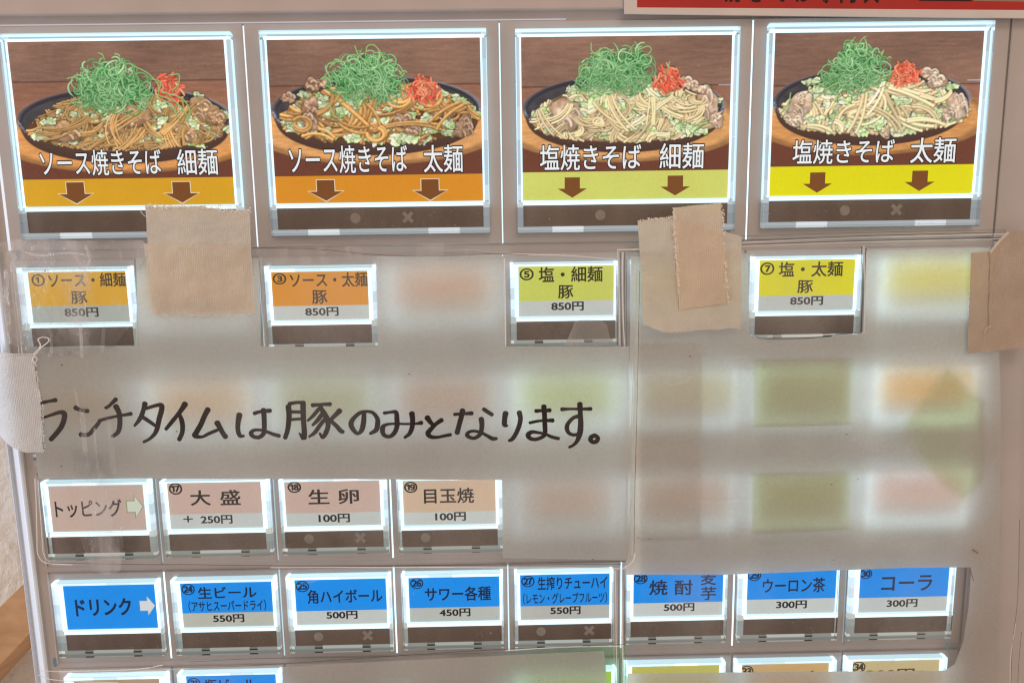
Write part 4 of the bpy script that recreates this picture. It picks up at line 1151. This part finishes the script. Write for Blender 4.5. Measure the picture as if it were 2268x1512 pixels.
# handwritten notice
hn = 5.6
note = sheet('notice_paper', [(57, 768), (300, 767), (303, 660), (300, 572), (576, 572), (578, 767), (837, 768), (834, 567), (1117, 567), (1119, 767), (1393, 767), (1392, 1000), (1389, 1240), (1250, 1238), (1114, 1234),
    (1112, 1062), (600, 1060), (85, 1058), (72, 920)], hn, M['paper'])
tag(note, 'white paper notice handwritten in black marker, cut out around buttons 3 and 5', 'notice')
OFF = {'A': 80, 'B': 360, 'C': 600, 'D': 800, 'E': 1050}
HW = [
 ('A', [(40, 232, 40), (140, 212, 50), (200, 198, 46), (260, 188, 52), (312, 178, 66)]),
 ('A', [(30, 470, 36), (140, 448, 38), (250, 410, 45), (370, 372, 58), (430, 378, 78), (452, 410, 76), (440, 500, 75), (400, 600, 74), (330, 695, 70), (240, 795, 66)]),
 ('A', [(625, 300, 74), (690, 330, 60), (765, 350, 60), (812, 350, 64)]),
 ('A', [(705, 720, 75), (770, 730, 62), (840, 710, 60), (900, 640, 60), (960, 570, 58), (995, 520, 52)]),
 ('A', [(990, 505, 50), (1100, 472, 46), (1250, 437, 42), (1400, 412, 46), (1490, 395, 60)]),
 ('A', [(1255, 168, 64), (1200, 222, 52), (1150, 270, 46), (1098, 303, 50)]),
 ('A', [(1255, 280, 84), (1300, 370, 76), (1315, 480, 75), (1310, 600, 72), (1280, 690, 62), (1200, 752, 50)]),
 ('A', [(1710, 238, 80), (1690, 320, 66), (1660, 410, 66), (1620, 490, 62), (1545, 585, 36)]),
 ('A', [(1700, 322, 46), (1800, 290, 50), (1900, 262, 55), (1970, 268, 74), (1966, 350, 76), (1930, 480, 75), (1900, 620, 70), (1860, 710, 60), (1780, 790, 45), (1690, 838, 42)]),
 ('A', [(1660, 440, 58), (1750, 500, 60), (1870, 585, 50)]),
 ('B', [(355, 243, 88), (300, 330, 70), (230, 420, 60), (140, 530, 60), (52, 638, 50)]),
 ('B', [(270, 420, 60), (300, 500, 72), (315, 600, 72), (305, 700, 68), (262, 800, 64)]),
 ('B', [(715, 328, 80), (660, 430, 76), (600, 570, 75), (530, 690, 78), (512, 740, 76), (620, 757, 44), (720, 710, 50), (860, 650, 50)]),
 ('B', [(860, 540, 88), (900, 610, 76), (950, 700, 75), (990, 755, 78)]),
 ('B', [(1210, 412, 88), (1190, 520, 76), (1185, 640, 70), (1215, 735, 64), (1278, 742, 38)]),
 ('B', [(1445, 387, 58), (1540, 360, 50), (1690, 345, 64)]),
 ('B', [(1588, 336, 80), (1597, 450, 75), (1600, 620, 70), (1590, 700, 66), (1520, 762, 60), (1430, 752, 60), (1392, 700, 68), (1440, 652, 48), (1550, 650, 42), (1650, 680, 50), (1740, 715, 54), (1830, 740, 60)]),
 ('C', [(275, 285, 84), (285, 400, 78), (280, 520, 75), (262, 650, 70), (225, 772, 64)]),
 ('C', [(290, 240, 60), (400, 220, 48), (520, 222, 58)]),
 ('C', [(505, 240, 82), (507, 400, 80), (515, 550, 76), (525, 690, 80), (518, 770, 84)]),
 ('C', [(500, 780, 60), (445, 700, 24)]),
 ('C', [(320, 365, 50), (470, 370, 50)]), ('C', [(320, 487, 46), (470, 475, 44)]),
 ('C', [(655, 262, 64), (780, 250, 46), (930, 245, 62)]),
 ('C', [(790, 280, 60), (720, 360, 56), (660, 430, 52), (578, 505, 34)]),
 ('C', [(785, 300, 60), (840, 400, 84), (890, 500, 82), (895, 600, 70), (860, 700, 70), (812, 765, 55), (768, 705, 38)]),
 ('C', [(800, 410, 66), (730, 500, 60), (655, 575, 38)]), ('C', [(830, 500, 62), (760, 590, 60), (690, 690, 60), (600, 757, 34)]),
 ('C', [(1078, 350, 82), (1010, 420, 64), (935, 492, 60)]), ('C', [(930, 500, 60), (1020, 580, 64), (1090, 660, 70), (1128, 682, 60)]),
 ('C', [(1462, 385, 66), (1455, 520, 76), (1430, 640, 74), (1380, 702, 52), (1330, 692, 60), (1265, 600, 75), (1262, 530, 75), (1310, 455, 62), (1400, 382, 56), (1500, 360, 46), (1600, 380, 52), (1670, 470, 66), (1675, 560, 75), (1650, 650, 70), (1560, 706, 44)]),
 ('D', [(362, 385, 50), (470, 370, 44), (545, 372, 62), (560, 470, 74), (560, 600, 72), (510, 710, 64), (430, 755, 55), (350, 718, 64), (336, 620, 74), (385, 570, 48), (500, 553, 36), (700, 556, 34), (850, 552, 36), (945, 537, 64)]),
 ('D', [(795, 393, 84), (806, 480, 75), (800, 600, 70), (760, 705, 60), (684, 768, 42)]),
 ('D', [(1038, 458, 84), (1090, 530, 66), (1140, 580, 56)]), ('D', [(1262, 495, 68), (1180, 550, 58), (1100, 630, 66), (1048, 705, 74), (1100, 757, 60), (1200, 762, 46), (1300, 742, 46), (1402, 722, 50)]),
 ('D', [(1465, 405, 48), (1600, 395, 44), (1735, 388, 64)]), ('D', [(1592, 345, 80), (1570, 450, 75), (1535, 580, 72), (1507, 690, 76)]),
 ('D', [(1925, 325, 60), (1980, 362, 60), (2052, 408, 60)]),
 ('D', [(1885, 478, 78), (1895, 560, 74), (1885, 660, 66), (1850, 735, 60), (1760, 778, 50), (1665, 738, 58), (1680, 690, 50), (1760, 665, 42), (1880, 690, 46), (1980, 740, 50), (2060, 783, 60), (2122, 782, 48)]),
 ('E', [(495, 387, 84), (480, 470, 76), (478, 560, 74), (512, 582, 46)]),
 ('E', [(710, 378, 78), (728, 470, 70), (708, 580, 68), (660, 700, 66), (602, 788, 60), (550, 815, 44)]),
 ('E', [(972, 352, 58), (1080, 346, 46), (1188, 342, 64)]), ('E', [(875, 538, 44), (1000, 512, 42), (1100, 503, 42), (1235, 502, 64)]),
 ('E', [(1095, 283, 78), (1105, 400, 72), (1110, 550, 70), (1115, 675, 68), (1092, 745, 58), (980, 795, 54), (885, 783, 58), (848, 728, 74), (905, 682, 58), (1000, 690, 46), (1120, 715, 42), (1220, 760, 50), (1325, 785, 52)]),
 ('E', [(1380, 327, 62), (1500, 322, 40), (1700, 322, 42), (1832, 320, 58)]),
 ('E', [(1660, 245, 80), (1668, 400, 72), (1675, 550, 80), (1662, 700, 84), (1620, 820, 60), (1560, 888, 44), (1495, 922, 38)]),
 ('E', [(1645, 435, 60), (1560, 462, 56), (1480, 545, 60), (1457, 620, 66), (1485, 695, 56), (1560, 730, 48), (1640, 715, 48)]),
 ('E', [(1887, 738, 64), (1840, 765, 66), (1830, 810, 66), (1870, 842, 62), (1925, 828, 64), (1945, 780, 62), (1905, 742, 60), (1880, 738, 60)]),
]
mb = MB()
for reg, pts in HW:
    q = []
    for x, y, w in pts:
        px, py = OFF[reg]+x/7.0875, 860+y/7.0875
        X, Y = P(px, py, hn)
        w2 = (P(px+w/7.0875, py, hn)[0]-X)*1.1
        q.append((X, Y, w2))
    strokes(mb, q, hn+0.03, disp=D, lift=0.0006)
mb.build('handwriting', M['marker'], note)

low = sheet('lower_paper', [(627, 1476), (900, 1461), (1338, 1440), (1342, 1480), (1346, 1640), (627, 1640)], 4.4, M['paper'], amp=0.1)
tag(low, 'blank white paper along the bottom edge below buttons 25 to 27', 'paper')

# clear sleeves
def line(parent, name, px, h, w, mat, amp=0.28, closed=False):
    mb = MB()
    q = [(*P(x, y, h), w) for x, y in px]
    strokes(mb, q, h, samples=6, disp=lambda a, b: D(a, b, amp), lift=0.0)
    return mb.build(name, mat, parent)
hf = 6.0
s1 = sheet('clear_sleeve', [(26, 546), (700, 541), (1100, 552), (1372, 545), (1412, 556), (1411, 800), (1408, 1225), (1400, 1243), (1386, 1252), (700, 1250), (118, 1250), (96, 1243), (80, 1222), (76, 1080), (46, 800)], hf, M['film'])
tag(s1, 'clear plastic sleeve with rounded corners holding the handwritten notice', 'plastic sleeve')
e1 = hf+0.06  # light and dark strips paint how the welds refract
line(s1, 'welded_edge', [(77, 1060), (80, 1120), (82, 1190), (83, 1222), (92, 1240), (110, 1247), (160, 1250)], e1, 0.28, M['edge'])
line(s1, 'welded_edge', [(84, 1062), (88, 1120), (93, 1190), (95, 1220), (103, 1238), (112, 1243)], e1, 0.20, M['edge'])
line(s1, 'welded_edge', [(110, 1246), (360, 1249), (700, 1252), (1000, 1251), (1340, 1249), (1372, 1248)], e1, 0.16, M['edge_dark'])
line(s1, 'welded_edge', [(600, 1256), (900, 1255.5), (1300, 1257), (1372, 1258), (1390, 1252), (1403, 1240), (1406, 1225)], e1, 0.30, M['edge'])
line(s1, 'welded_edge', [(1340, 1249), (1370, 1249), (1386, 1243), (1393, 1228), (1396, 1160), (1400, 900), (1408, 700), (1409, 560)], e1, 0.22, M['edge_dim'])
line(s1, 'welded_edge', [(1404, 1225), (1406, 1100), (1411, 900), (1414, 740), (1417, 600)], e1+0.02, 0.15, M['edge_dark'])
line(s1, 'welded_edge', [(1400, 1225), (1401.5, 1100), (1406, 900), (1410, 740), (1412, 600)], e1, 0.9, M['edge_dim'])
line(s1, 'welded_edge', [(1368, 552), (1371, 650), (1373, 765)], e1, 0.22, M['edge'])
line(s1, 'welded_edge', [(1380, 560), (1379, 600), (1380, 700), (1383, 766)], e1, 0.34, M['edge'])
line(s1, 'welded_edge', [(1374, 560), (1375, 650), (1376, 766)], e1, 0.18, M['edge_dark'])
line(s1, 'welded_edge', [(1366, 600), (1367, 700), (1368, 766)], e1, 0.14, M['edge_dark'])
line(s1, 'welded_edge', [(1388, 575), (1387, 700), (1388, 766)], e1, 0.12, M['edge_dark'])
line(s1, 'welded_edge', [(1370, 553), (1400, 552.5), (1418, 552)], e1, 0.30, M['edge'])
line(s1, 'welded_edge', [(986, 556), (1040, 553), (1110, 560), (1160, 563), (1260, 566), (1366, 575)], e1, 0.20, M['edge'])
line(s1, 'welded_edge', [(560, 549), (700, 552), (860, 566), (1000, 566), (1100, 562), (1170, 565)], e1, 0.14, M['edge_dark'])
line(s1, 'welded_edge', [(23, 578), (27, 640), (36, 720), (42, 785)], e1, 0.20, M['edge'])
line(s1, 'welded_edge', [(29, 582), (33, 640), (42, 720), (49, 785)], e1, 0.26, M['edge'])
line(s1, 'welded_edge', [(300, 560), (302, 640), (306, 766)], e1, 0.10, M['edge_dim'])
line(s1, 'welded_edge', [(577, 560), (582, 640), (588, 766)], e1, 0.5, M['edge_dim'])
line(s1, 'welded_edge', [(574, 575), (577, 620), (584, 764)], e1+.02, 0.12, M['edge_dark'])
line(s1, 'welded_edge', [(1117, 572), (1119, 660), (1120, 766)], e1, 0.26, M['edge'])
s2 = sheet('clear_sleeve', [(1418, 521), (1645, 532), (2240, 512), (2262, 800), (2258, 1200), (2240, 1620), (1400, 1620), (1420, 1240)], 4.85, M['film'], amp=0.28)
tag(s2, 'clear plastic sleeve over the wide blank paper, welded edges running above button 7', 'plastic sleeve')
e2 = 4.95
for (a, b), mt, w in (((533, 514), 'edge_dark', 0.16), ((537, 518), 'edge', 0.14), ((542, 526), 'edge_dark', 0.2), ((545, 529), 'edge', 0.12), ((551, 541), 'edge_dim', 0.14), ((523, 509), 'edge_dark', 0.10)):
    line(s2, 'welded_edge', [(1640, a), (1900, (a+b)/2-0.5), (2228, b)], e2, w, M[mt])
line(s2, 'welded_edge', [(2258, 1150), (2254, 1320), (2244, 1420), (2240, 1512)], e2, 0.14, M['edge_dark'])
line(s2, 'welded_edge', [(2250, 1380), (2240, 1450), (2238, 1512)], e2, 0.3, M['edge_dim'])
line(s2, 'welded_edge', [(2263, 1400), (2258, 1460), (2255, 1512)], e2, 0.14, M['edge_dark'])
line(s2, 'welded_edge', [(1909, 545), (1910, 640), (1908, 735)], e2, 0.2, M['edge_dark'])
line(s2, 'welded_edge', [(1914, 545), (1916, 640), (1914, 738)], e2, 0.25, M['edge'])
line(s2, 'welded_edge', [(1676, 746), (1700, 750), (1800, 748), (1850, 741), (1900, 737)], e2, 0.2, M['edge_dark'])
line(s2, 'welded_edge', [(1700, 745), (1780, 744), (1850, 740)], e2+0.03, 0.25, M['edge'])
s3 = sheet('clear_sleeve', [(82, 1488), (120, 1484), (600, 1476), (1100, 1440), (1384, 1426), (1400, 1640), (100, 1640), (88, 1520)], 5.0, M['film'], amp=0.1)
tag(s3, 'clear plastic sleeve along the bottom edge of the photo below the drinks row', 'plastic sleeve')
e3 = 5.08
line(s3, 'welded_edge', [(86, 1494), (110, 1503), (160, 1508), (260, 1511)], e3, 0.35, M['edge'], 0.1)
line(s3, 'welded_edge', [(90, 1484), (150, 1486), (300, 1481), (360, 1472)], e3, 0.3, M['edge'], 0.1)
line(s3, 'welded_edge', [(130, 1489), (240, 1490), (330, 1484), (420, 1480)], e3, 0.16, M['edge'], 0.1)
line(s3, 'welded_edge', [(330, 1476), (480, 1476), (640, 1468), (900, 1450), (1130, 1436), (1384, 1426)], e3, 0.14, M['edge_dark'], 0.1)
line(s3, 'welded_edge', [(420, 1465), (560, 1458), (760, 1455), (880, 1452)], e3, 0.12, M['edge_dark'], 0.1)
line(s3, 'welded_edge', [(1120, 1440), (1250, 1432), (1380, 1430)], e3, 0.3, M['edge'], 0.1)
for x, w, mt in ((1362, 0.3, 'edge_dim'), (1367, 0.22, 'edge'), (1373, 0.16, 'edge_dark'), (1381, 0.3, 'edge'), (1386, 0.14, 'edge_dark')):
    line(s3, 'welded_edge', [(x-4, 1262), (x-3, 1340), (x-2, 1430), (x, 1512), (x+2, 1600)], e3, w, M[mt], 0.1)

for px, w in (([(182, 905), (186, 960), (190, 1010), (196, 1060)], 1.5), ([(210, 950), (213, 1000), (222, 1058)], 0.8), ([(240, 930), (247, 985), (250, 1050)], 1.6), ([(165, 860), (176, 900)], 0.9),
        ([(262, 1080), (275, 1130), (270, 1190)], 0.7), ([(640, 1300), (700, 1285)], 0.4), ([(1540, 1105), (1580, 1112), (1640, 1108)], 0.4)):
    line(s1, 'crease_or_glare', px, e1+0.04, w, M['painted_glare'])  # milky strips paint the glare along creases in the sleeve
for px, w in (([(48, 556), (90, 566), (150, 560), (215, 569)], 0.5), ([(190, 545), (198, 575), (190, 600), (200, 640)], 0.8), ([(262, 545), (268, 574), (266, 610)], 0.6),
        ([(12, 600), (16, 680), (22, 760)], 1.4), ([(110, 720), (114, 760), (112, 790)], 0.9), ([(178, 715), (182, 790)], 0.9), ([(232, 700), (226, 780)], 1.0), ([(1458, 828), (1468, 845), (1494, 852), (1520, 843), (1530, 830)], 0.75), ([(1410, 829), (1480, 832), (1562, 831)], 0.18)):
    line(s1 if px[0][0] < 1000 else s2, 'crease_or_glare', px, 6.75 if px[0][0] < 1000 else 5.3, w, M['painted_glare'])  # more painted glare, as pale strips on the plastic

# wrinkled clear adhesive tape
tag(sheet('clear_tape', [(27, 531), (60, 528), (170, 533), (317, 532), (330, 560), (300, 600), (304, 700), (250, 770), (180, 785), (120, 790), (70, 780), (22, 760), (8, 700), (-10, 600), (-12, 540)], 6.35, M['wrinkled'], amp=0.25), 'wrinkled clear adhesive tape over button 1, between the beige tape and the case edge', 'clear tape')
tag(sheet('clear_tape', [(160, 1000), (235, 1010), (262, 1100), (275, 1200), (268, 1262), (238, 1273), (205, 1262), (180, 1200), (172, 1100)], 6.35, M['wrinkled'], amp=0.2), 'wrinkled strip of clear tape hanging over the toppings heading button', 'clear tape')
tag(sheet('clear_tape', [(560, 549), (800, 545), (1005, 538), (1060, 544), (1130, 556), (1140, 566), (1060, 574), (830, 566), (700, 590), (600, 585), (570, 565)], 6.3, M['wrinkled'], amp=0.2), 'creased clear tape along the upper edge of the notice sleeve over button 3', 'clear tape')
tag(sheet('clear_tape', [(1273, 712), (1290, 706), (1332, 709), (1345, 720), (1352, 756), (1342, 766), (1250, 766), (1262, 740)], 6.2, M['scrap'], amp=0.05), 'small frosted scrap of tape on the dark window of button 5', 'clear tape')

# ------------------------------------------------------------------ cloth tapes
def fray(a, b, amt, n, rs):
    """points along a torn edge from a to b (mm)"""
    out = []
    d = np.array(b)-np.array(a); L = np.linalg.norm(d); nn = np.array([-d[1], d[0]])/L
    for k in range(1, n):
        t = k/n
        out.append(tuple(np.array(a)+d*t+nn*amt*(rs.rand()*2-1)*(0.4+0.9*(k % 2))+nn*amt*1.2*math.sin(t*9+rs.rand())))
    return out

def tape_poly(px, h, torn, seed):
    rs = np.random.RandomState(seed)
    p = [P(x, y, h) for x, y in px]
    out = []
    for i in range(len(p)):
        a, b = p[i], p[(i+1) % len(p)]
        out.append(a)
        L = math.dist(a, b)
        if torn.get(i): out += fray(a, b, torn[i], max(4, int(L/0.38)), rs)
        elif L > 2: out += fray(a, b, 0.03, max(2, int(L/1.5)), rs)
    return out

def fibres(parent, px, h, n, seed, length=1.1, inward=(0, 1)):
    rs = np.random.RandomState(seed); mb = MB()
    p = [P(x, y, h) for x, y in px]
    for k in range(n):
        i = rs.randint(len(p)-1); t = rs.rand()
        a = np.array(p[i])*(1-t)+np.array(p[i+1])*t
        an = rs.rand()*6.28; L = length*(0.4+rs.rand())
        pts = [(a[0], a[1], 0.24)]
        for j in range(3):
            an += rs.randn()*0.9
            pts.append((pts[-1][0]+math.cos(an)*L/3, pts[-1][1]+math.sin(an)*L/3, 0.17))
        strokes(mb, pts, h+0.12+0.02*rs.rand(), samples=3, lift=0.004)
    return mb.build('frayed_threads', M['fibre'], parent)

# taped twice at the first picture button
t0 = sheet('cloth_tape', tape_poly([(317, 539), (556, 540), (563, 690), (344, 691), (331, 640)], 6.3, {}, 3), 6.3, M['tape'], amp=0.1, mmcoords=True)
tag(t0, 'older layer of beige tape whose edge peeps out under the square piece', 'cloth tape')
ux = P(430, 543, 6.7)[1]
def t1_h(X, Y):
    k = 1/(1+math.exp(-(Y-ux)*3.2))
    return 0.35*k+0.16*noise.noise(Vector((X*0.25, Y*0.3, 2)))+0.16*(1-k)*noise.noise(Vector((X*0.5, Y*0.9, 5)))+0.05*noise.noise(Vector((X*1.1, Y*0.8, 6)))
t1 = sheet('cloth_tape', tape_poly([(321, 454), (553, 464), (556, 540), (567, 696), (340, 697), (328, 560)], 6.4, {0: 0.30, 3: 0.16}, 4), 6.4, M['tape'], amp=0.1, extra=t1_h, step=0.9, mmcoords=True)
tag(t1, 'square of beige cloth tape below the first picture button, frayed along its top', 'cloth tape')
fibres(t1, [(322, 456), (430, 460), (553, 466)], 6.7, 70, 1)
fibres(t1, [(345, 697), (450, 697), (565, 696)], 6.9, 30, 2, 0.6)
mb = MB(); q = [P(x, y, 5.3) for x, y in ((310, 462), (313, 470), (318, 476), (324, 480))]
strokes(mb, [(a, b, 0.16) for a, b in q], 5.3); mb.build('loose_thread', M['fibre'], t1)

def t2_h(X, Y): return 0.16*noise.noise(Vector((X*0.4, Y*0.3, 7)))+0.06*noise.noise(Vector((X*0.5, Y*1.5, 8)))
t2 = sheet('cloth_tape', tape_poly([(1412, 488), (1500, 480), (1602, 512), (1643, 524), (1641, 731), (1625, 727), (1550, 731), (1500, 736), (1468, 736), (1424, 717), (1420, 600)], 6.4, {0: 0.22, 4: 0.12, 5: 0.12, 6: 0.12, 7: 0.12, 8: 0.1}, 5), 6.4, M['tape'], amp=0.1, extra=t2_h, step=0.9, mmcoords=True)
tag(t2, 'wide beige cloth tape below the pale thin noodle picture, lying under a narrower piece', 'cloth tape')
fibres(t2, [(1414, 488), (1500, 481)], 6.6, 26, 6, 0.6)
t3 = sheet('cloth_tape', tape_poly([(1489, 460), (1598, 449), (1602, 512), (1612, 670), (1504, 686), (1494, 560)], 6.8, {0: 0.05, 1: 0.2, 2: 0.14, 4: 0.14, 5: 0.25}, 6), 6.8, M['tape2'], amp=0.1, extra=lambda X, Y: 0.12*noise.noise(Vector((X*0.5, Y*0.3, 9))), step=1.6, mmcoords=True)
tag(t3, 'narrow upright strip of beige cloth tape with frayed sides stuck over a wider piece', 'cloth tape')
fibres(t3, [(1491, 462), (1493, 500), (1497, 560), (1503, 650)], 7.0, 80, 7, 0.7)
fibres(t3, [(1599, 450), (1604, 520), (1608, 600), (1612, 668)], 7.0, 60, 8, 0.7)
# brown tape at the far side, with a folded corner
def fold(X, Y):
    return 0.25*noise.noise(Vector((X*0.3, Y*0.2, 12)))+0.06*noise.noise(Vector((X*1.2, Y*0.5, 8)))
t4 = sheet('cloth_tape', tape_poly([(2150, 560), (2196, 556), (2228, 517), (2300, 505), (2300, 766), (2143, 783), (2147, 660)], 5.6, {5: 0.1, 6: 0.07}, 9), 5.6, M['tape_dark'], amp=0.1, extra=fold, step=1.0, mmcoords=True)
tag(t4, 'brown cloth tape with a folded corner at the far edge beside the yellow glow', 'cloth tape')
line(t4, 'folded_edge', [(2194, 558), (2208, 540), (2221, 526), (2232, 516)], 5.95, 0.75, M['tape'])
line(t4, 'crease_or_glare', [(2194, 562), (2193, 640), (2191, 720)], 5.92, 0.35, M['tape_dark'])
line(t4, 'crease_or_glare', [(2180, 738), (2184, 728), (2194, 722)], 5.95, 0.28, M['tape'])
# pale tape wrapped round the case edge
def wrap(X, Y):
    if X > XL-1.0: return 6.1-1.9*max(0, min(1, (XL+5-X)/6))**2
    t = (XL-1.0-X)
    return max(-8, 4.2-0.75*t-0.02*t*t)
tp = tape_poly([(-70, 775), (0, 781), (45, 786), (74, 785), (84, 850), (93, 900), (99, 1000), (60, 1001), (22, 990), (8, 984), (-70, 960)], 6.0, {3: 0.07, 4: 0.10, 5: 0.12}, 11)
t5 = sheet('cloth_tape', [(x, y) for x, y in tp], 0.3, M['tape_pale'], amp=0.15, extra=lambda X, Y: wrap(X, Y)+0.22*noise.noise(Vector((X*0.22, Y*0.1, 3))), step=1.4, mmcoords=True)
tag(t5, 'pale cloth tape wrapped around the white case edge at the start of the handwriting', 'cloth tape')
fibres(t5, [(80, 800), (86, 860), (95, 905), (99, 1000)], 6.6, 60, 12, 0.5)
def tube(pts, h, r, name, mat, parent=None):
    cu = bpy.data.curves.new(name, 'CURVE'); cu.dimensions = '3D'; cu.bevel_depth = r*MM; cu.bevel_resolution = 1
    sp = cu.splines.new('NURBS'); sp.points.add(len(pts)-1)
    for i, (x, y) in enumerate(pts):
        hh = h+0.25*math.sin(i*1.7)
        sp.points[i].co = (*W(*P(x, y, hh), hh), 1)
    sp.order_u = 3; sp.use_endpoint_u = True
    o = bpy.data.objects.new(name, cu); cu.materials.append(mat)
    dg_o = o; C.objects.link(o)
    dg = bpy.context.evaluated_depsgraph_get()
    me = bpy.data.meshes.new_from_object(o.evaluated_get(dg)); bpy.data.objects.remove(o)
    return link(name, me, parent)
tag(tube([(74, 786), (80, 778), (86, 774), (91, 764), (83, 752), (88, 748), (98, 746), (110, 750), (106, 759), (92, 768), (86, 776), (76, 788), (71, 797), (76, 803), (83, 798), (80, 790), (74, 789), (72, 800), (80, 806)], 7.2, 0.14, 'thread', M['thread']),
    'loose white thread curled in a loop above the pale wrapped tape', 'thread')
tag(tube([(-20, 779), (10, 782), (40, 785), (76, 784)], 6.7, 0.10, 'thread', M['thread']), 'fine white thread lying along the top border of the pale wrapped tape', 'thread')

# ------------------------------------------------------------------ dirt on the sheets
mb = MB(); rs = np.random.RandomState(21)
spots = [(1529, 789), (1842, 1072), (1847, 1240), (1193, 1506), (391, 955), (700, 985), (473, 838), (1314, 1238), (1438, 1193), (58, 557), (216, 746), (137, 808), (136, 1032), (906, 828), (1414, 1190), (1900, 1060), (100, 600), (1875, 961), (117, 577)]
for x, y in spots:
    X, Y = P(x, y, 6.2); r = 0.12+0.16*rs.rand()
    if x == 1529: r = 0.3
    mb.face([W(X+r*math.cos(a)*(0.6+0.6*rs.rand()), Y+r*0.7*math.sin(a)*(0.6+0.6*rs.rand()), 6.2) for a in np.linspace(0, 6.28, 8)[:-1]][::-1])
tag(mb.build('dirt_specks', M['dirt']), 'tiny dark specks of dirt scattered over the sheets', 'dirt', kind='stuff')
tag(line(None, 'hair', [(2150, 1262), (2153, 1272), (2157, 1286)], 5.2, 0.16, M['hair']), 'short reddish hair beside the window of button 30', 'hair')
tag(line(None, 'stain', [(2155, 1217), (2160, 1220), (2166, 1225)], 5.2, 0.5, M['rust']), 'small rusty stain on the wide paper above button 30', 'stain')

mb = MB(); rs = np.random.RandomState(31)
for (ya, yb2, n) in ((462, 512, 130), (715, 762, 60), (1180, 1222, 90), (1386, 1436, 150), (600, 700, 50), (1290, 1380, 70), (100, 440, 120)):
    for k in range(n):
        x, y = rs.uniform(60, 2150), rs.uniform(ya, yb2)
        X, Y = P(x, y, 3.03); r = 0.05+0.09*rs.rand()**2; e = 1+rs.rand()*2.5*(rs.rand() < 0.25); an = rs.rand()*3
        pts = []
        for a in np.linspace(0, 6.28, 7)[:-1]:
            u, v_ = r*e*math.cos(a), r*math.sin(a)
            pts.append(W(X+u*math.cos(an)-v_*math.sin(an), Y+u*math.sin(an)+v_*math.cos(an), 3.03))
        mb.face(pts[::-1])
tag(mb.build('dust_specks', flat_mat('pale_dust', (0.42, 0.39, 0.36))), 'pale dust specks lying on the clear button covers', 'dust', kind='stuff')

# ------------------------------------------------------------------ wall behind, wooden rail
mt, nt, out = new_mat('stucco')
p = nt.nodes.new('ShaderNodeBsdfPrincipled'); v = coord(nt)
nt.links.new(ramp(nt, noise_n(nt, v, 20, 4), 0.3, 0.7, (0.60, 0.575, 0.53, 1), (0.70, 0.675, 0.62, 1)), p.inputs['Base Color'])
p.inputs['Roughness'].default_value = 0.9
nt.links.new(bump(nt, noise_n(nt, v, 110, 5, 0.55), 0.8, 0.003), p.inputs['Normal'])
nt.links.new(p.outputs[0], out.inputs['Surface'])
mb = MB(); mb.box(-700, 60, -500, 500, -110, -90, 0)
tag(mb.build('wall', mt), 'cream rough plaster wall behind the machine', None, kind='structure')
mt, nt, out = new_mat('rail_wood')
p = nt.nodes.new('ShaderNodeBsdfPrincipled'); v = coord(nt, (2.5, 1, 6))
nt.links.new(ramp(nt, noise_n(nt, v, 30, 6, 0.6), 0.3, 0.7, (0.40, 0.21, 0.09, 1), (0.56, 0.33, 0.16, 1)), p.inputs['Base Color'])
p.inputs['Roughness'].default_value = 0.55
nt.links.new(p.outputs[0], out.inputs['Surface'])
a0 = P(-160, 1500, -60); a1 = P(75, 1270, -60); b1 = P(75, 1392, -60); b0 = P(-160, 1640, -60)
c0 = P(-160, 1672, -68); c1 = P(75, 1412, -68)
mb = MB()
mb.face([W(*b0, -60), W(*b1, -60), W(*a1, -60), W(*a0, -60)])
mb.face([W(*c0, -68), W(*c1, -68), W(*b1, -60), W(*b0, -60)])
mb.face([W(*a0, -60), W(*a1, -60), W(*a1, -90), W(*a0, -90)])
mb.face([W(*c0, -68), W(*c0, -90), W(*c1, -90), W(*c1, -68)])
mb.face([W(*a1, -60), W(*b1, -60), W(*c1, -68), W(*c1, -90), W(*a1, -90)])
tag(mb.build('wooden_rail', mt), 'sloping brown wooden rail on the plaster wall in the lower corner', 'rail')
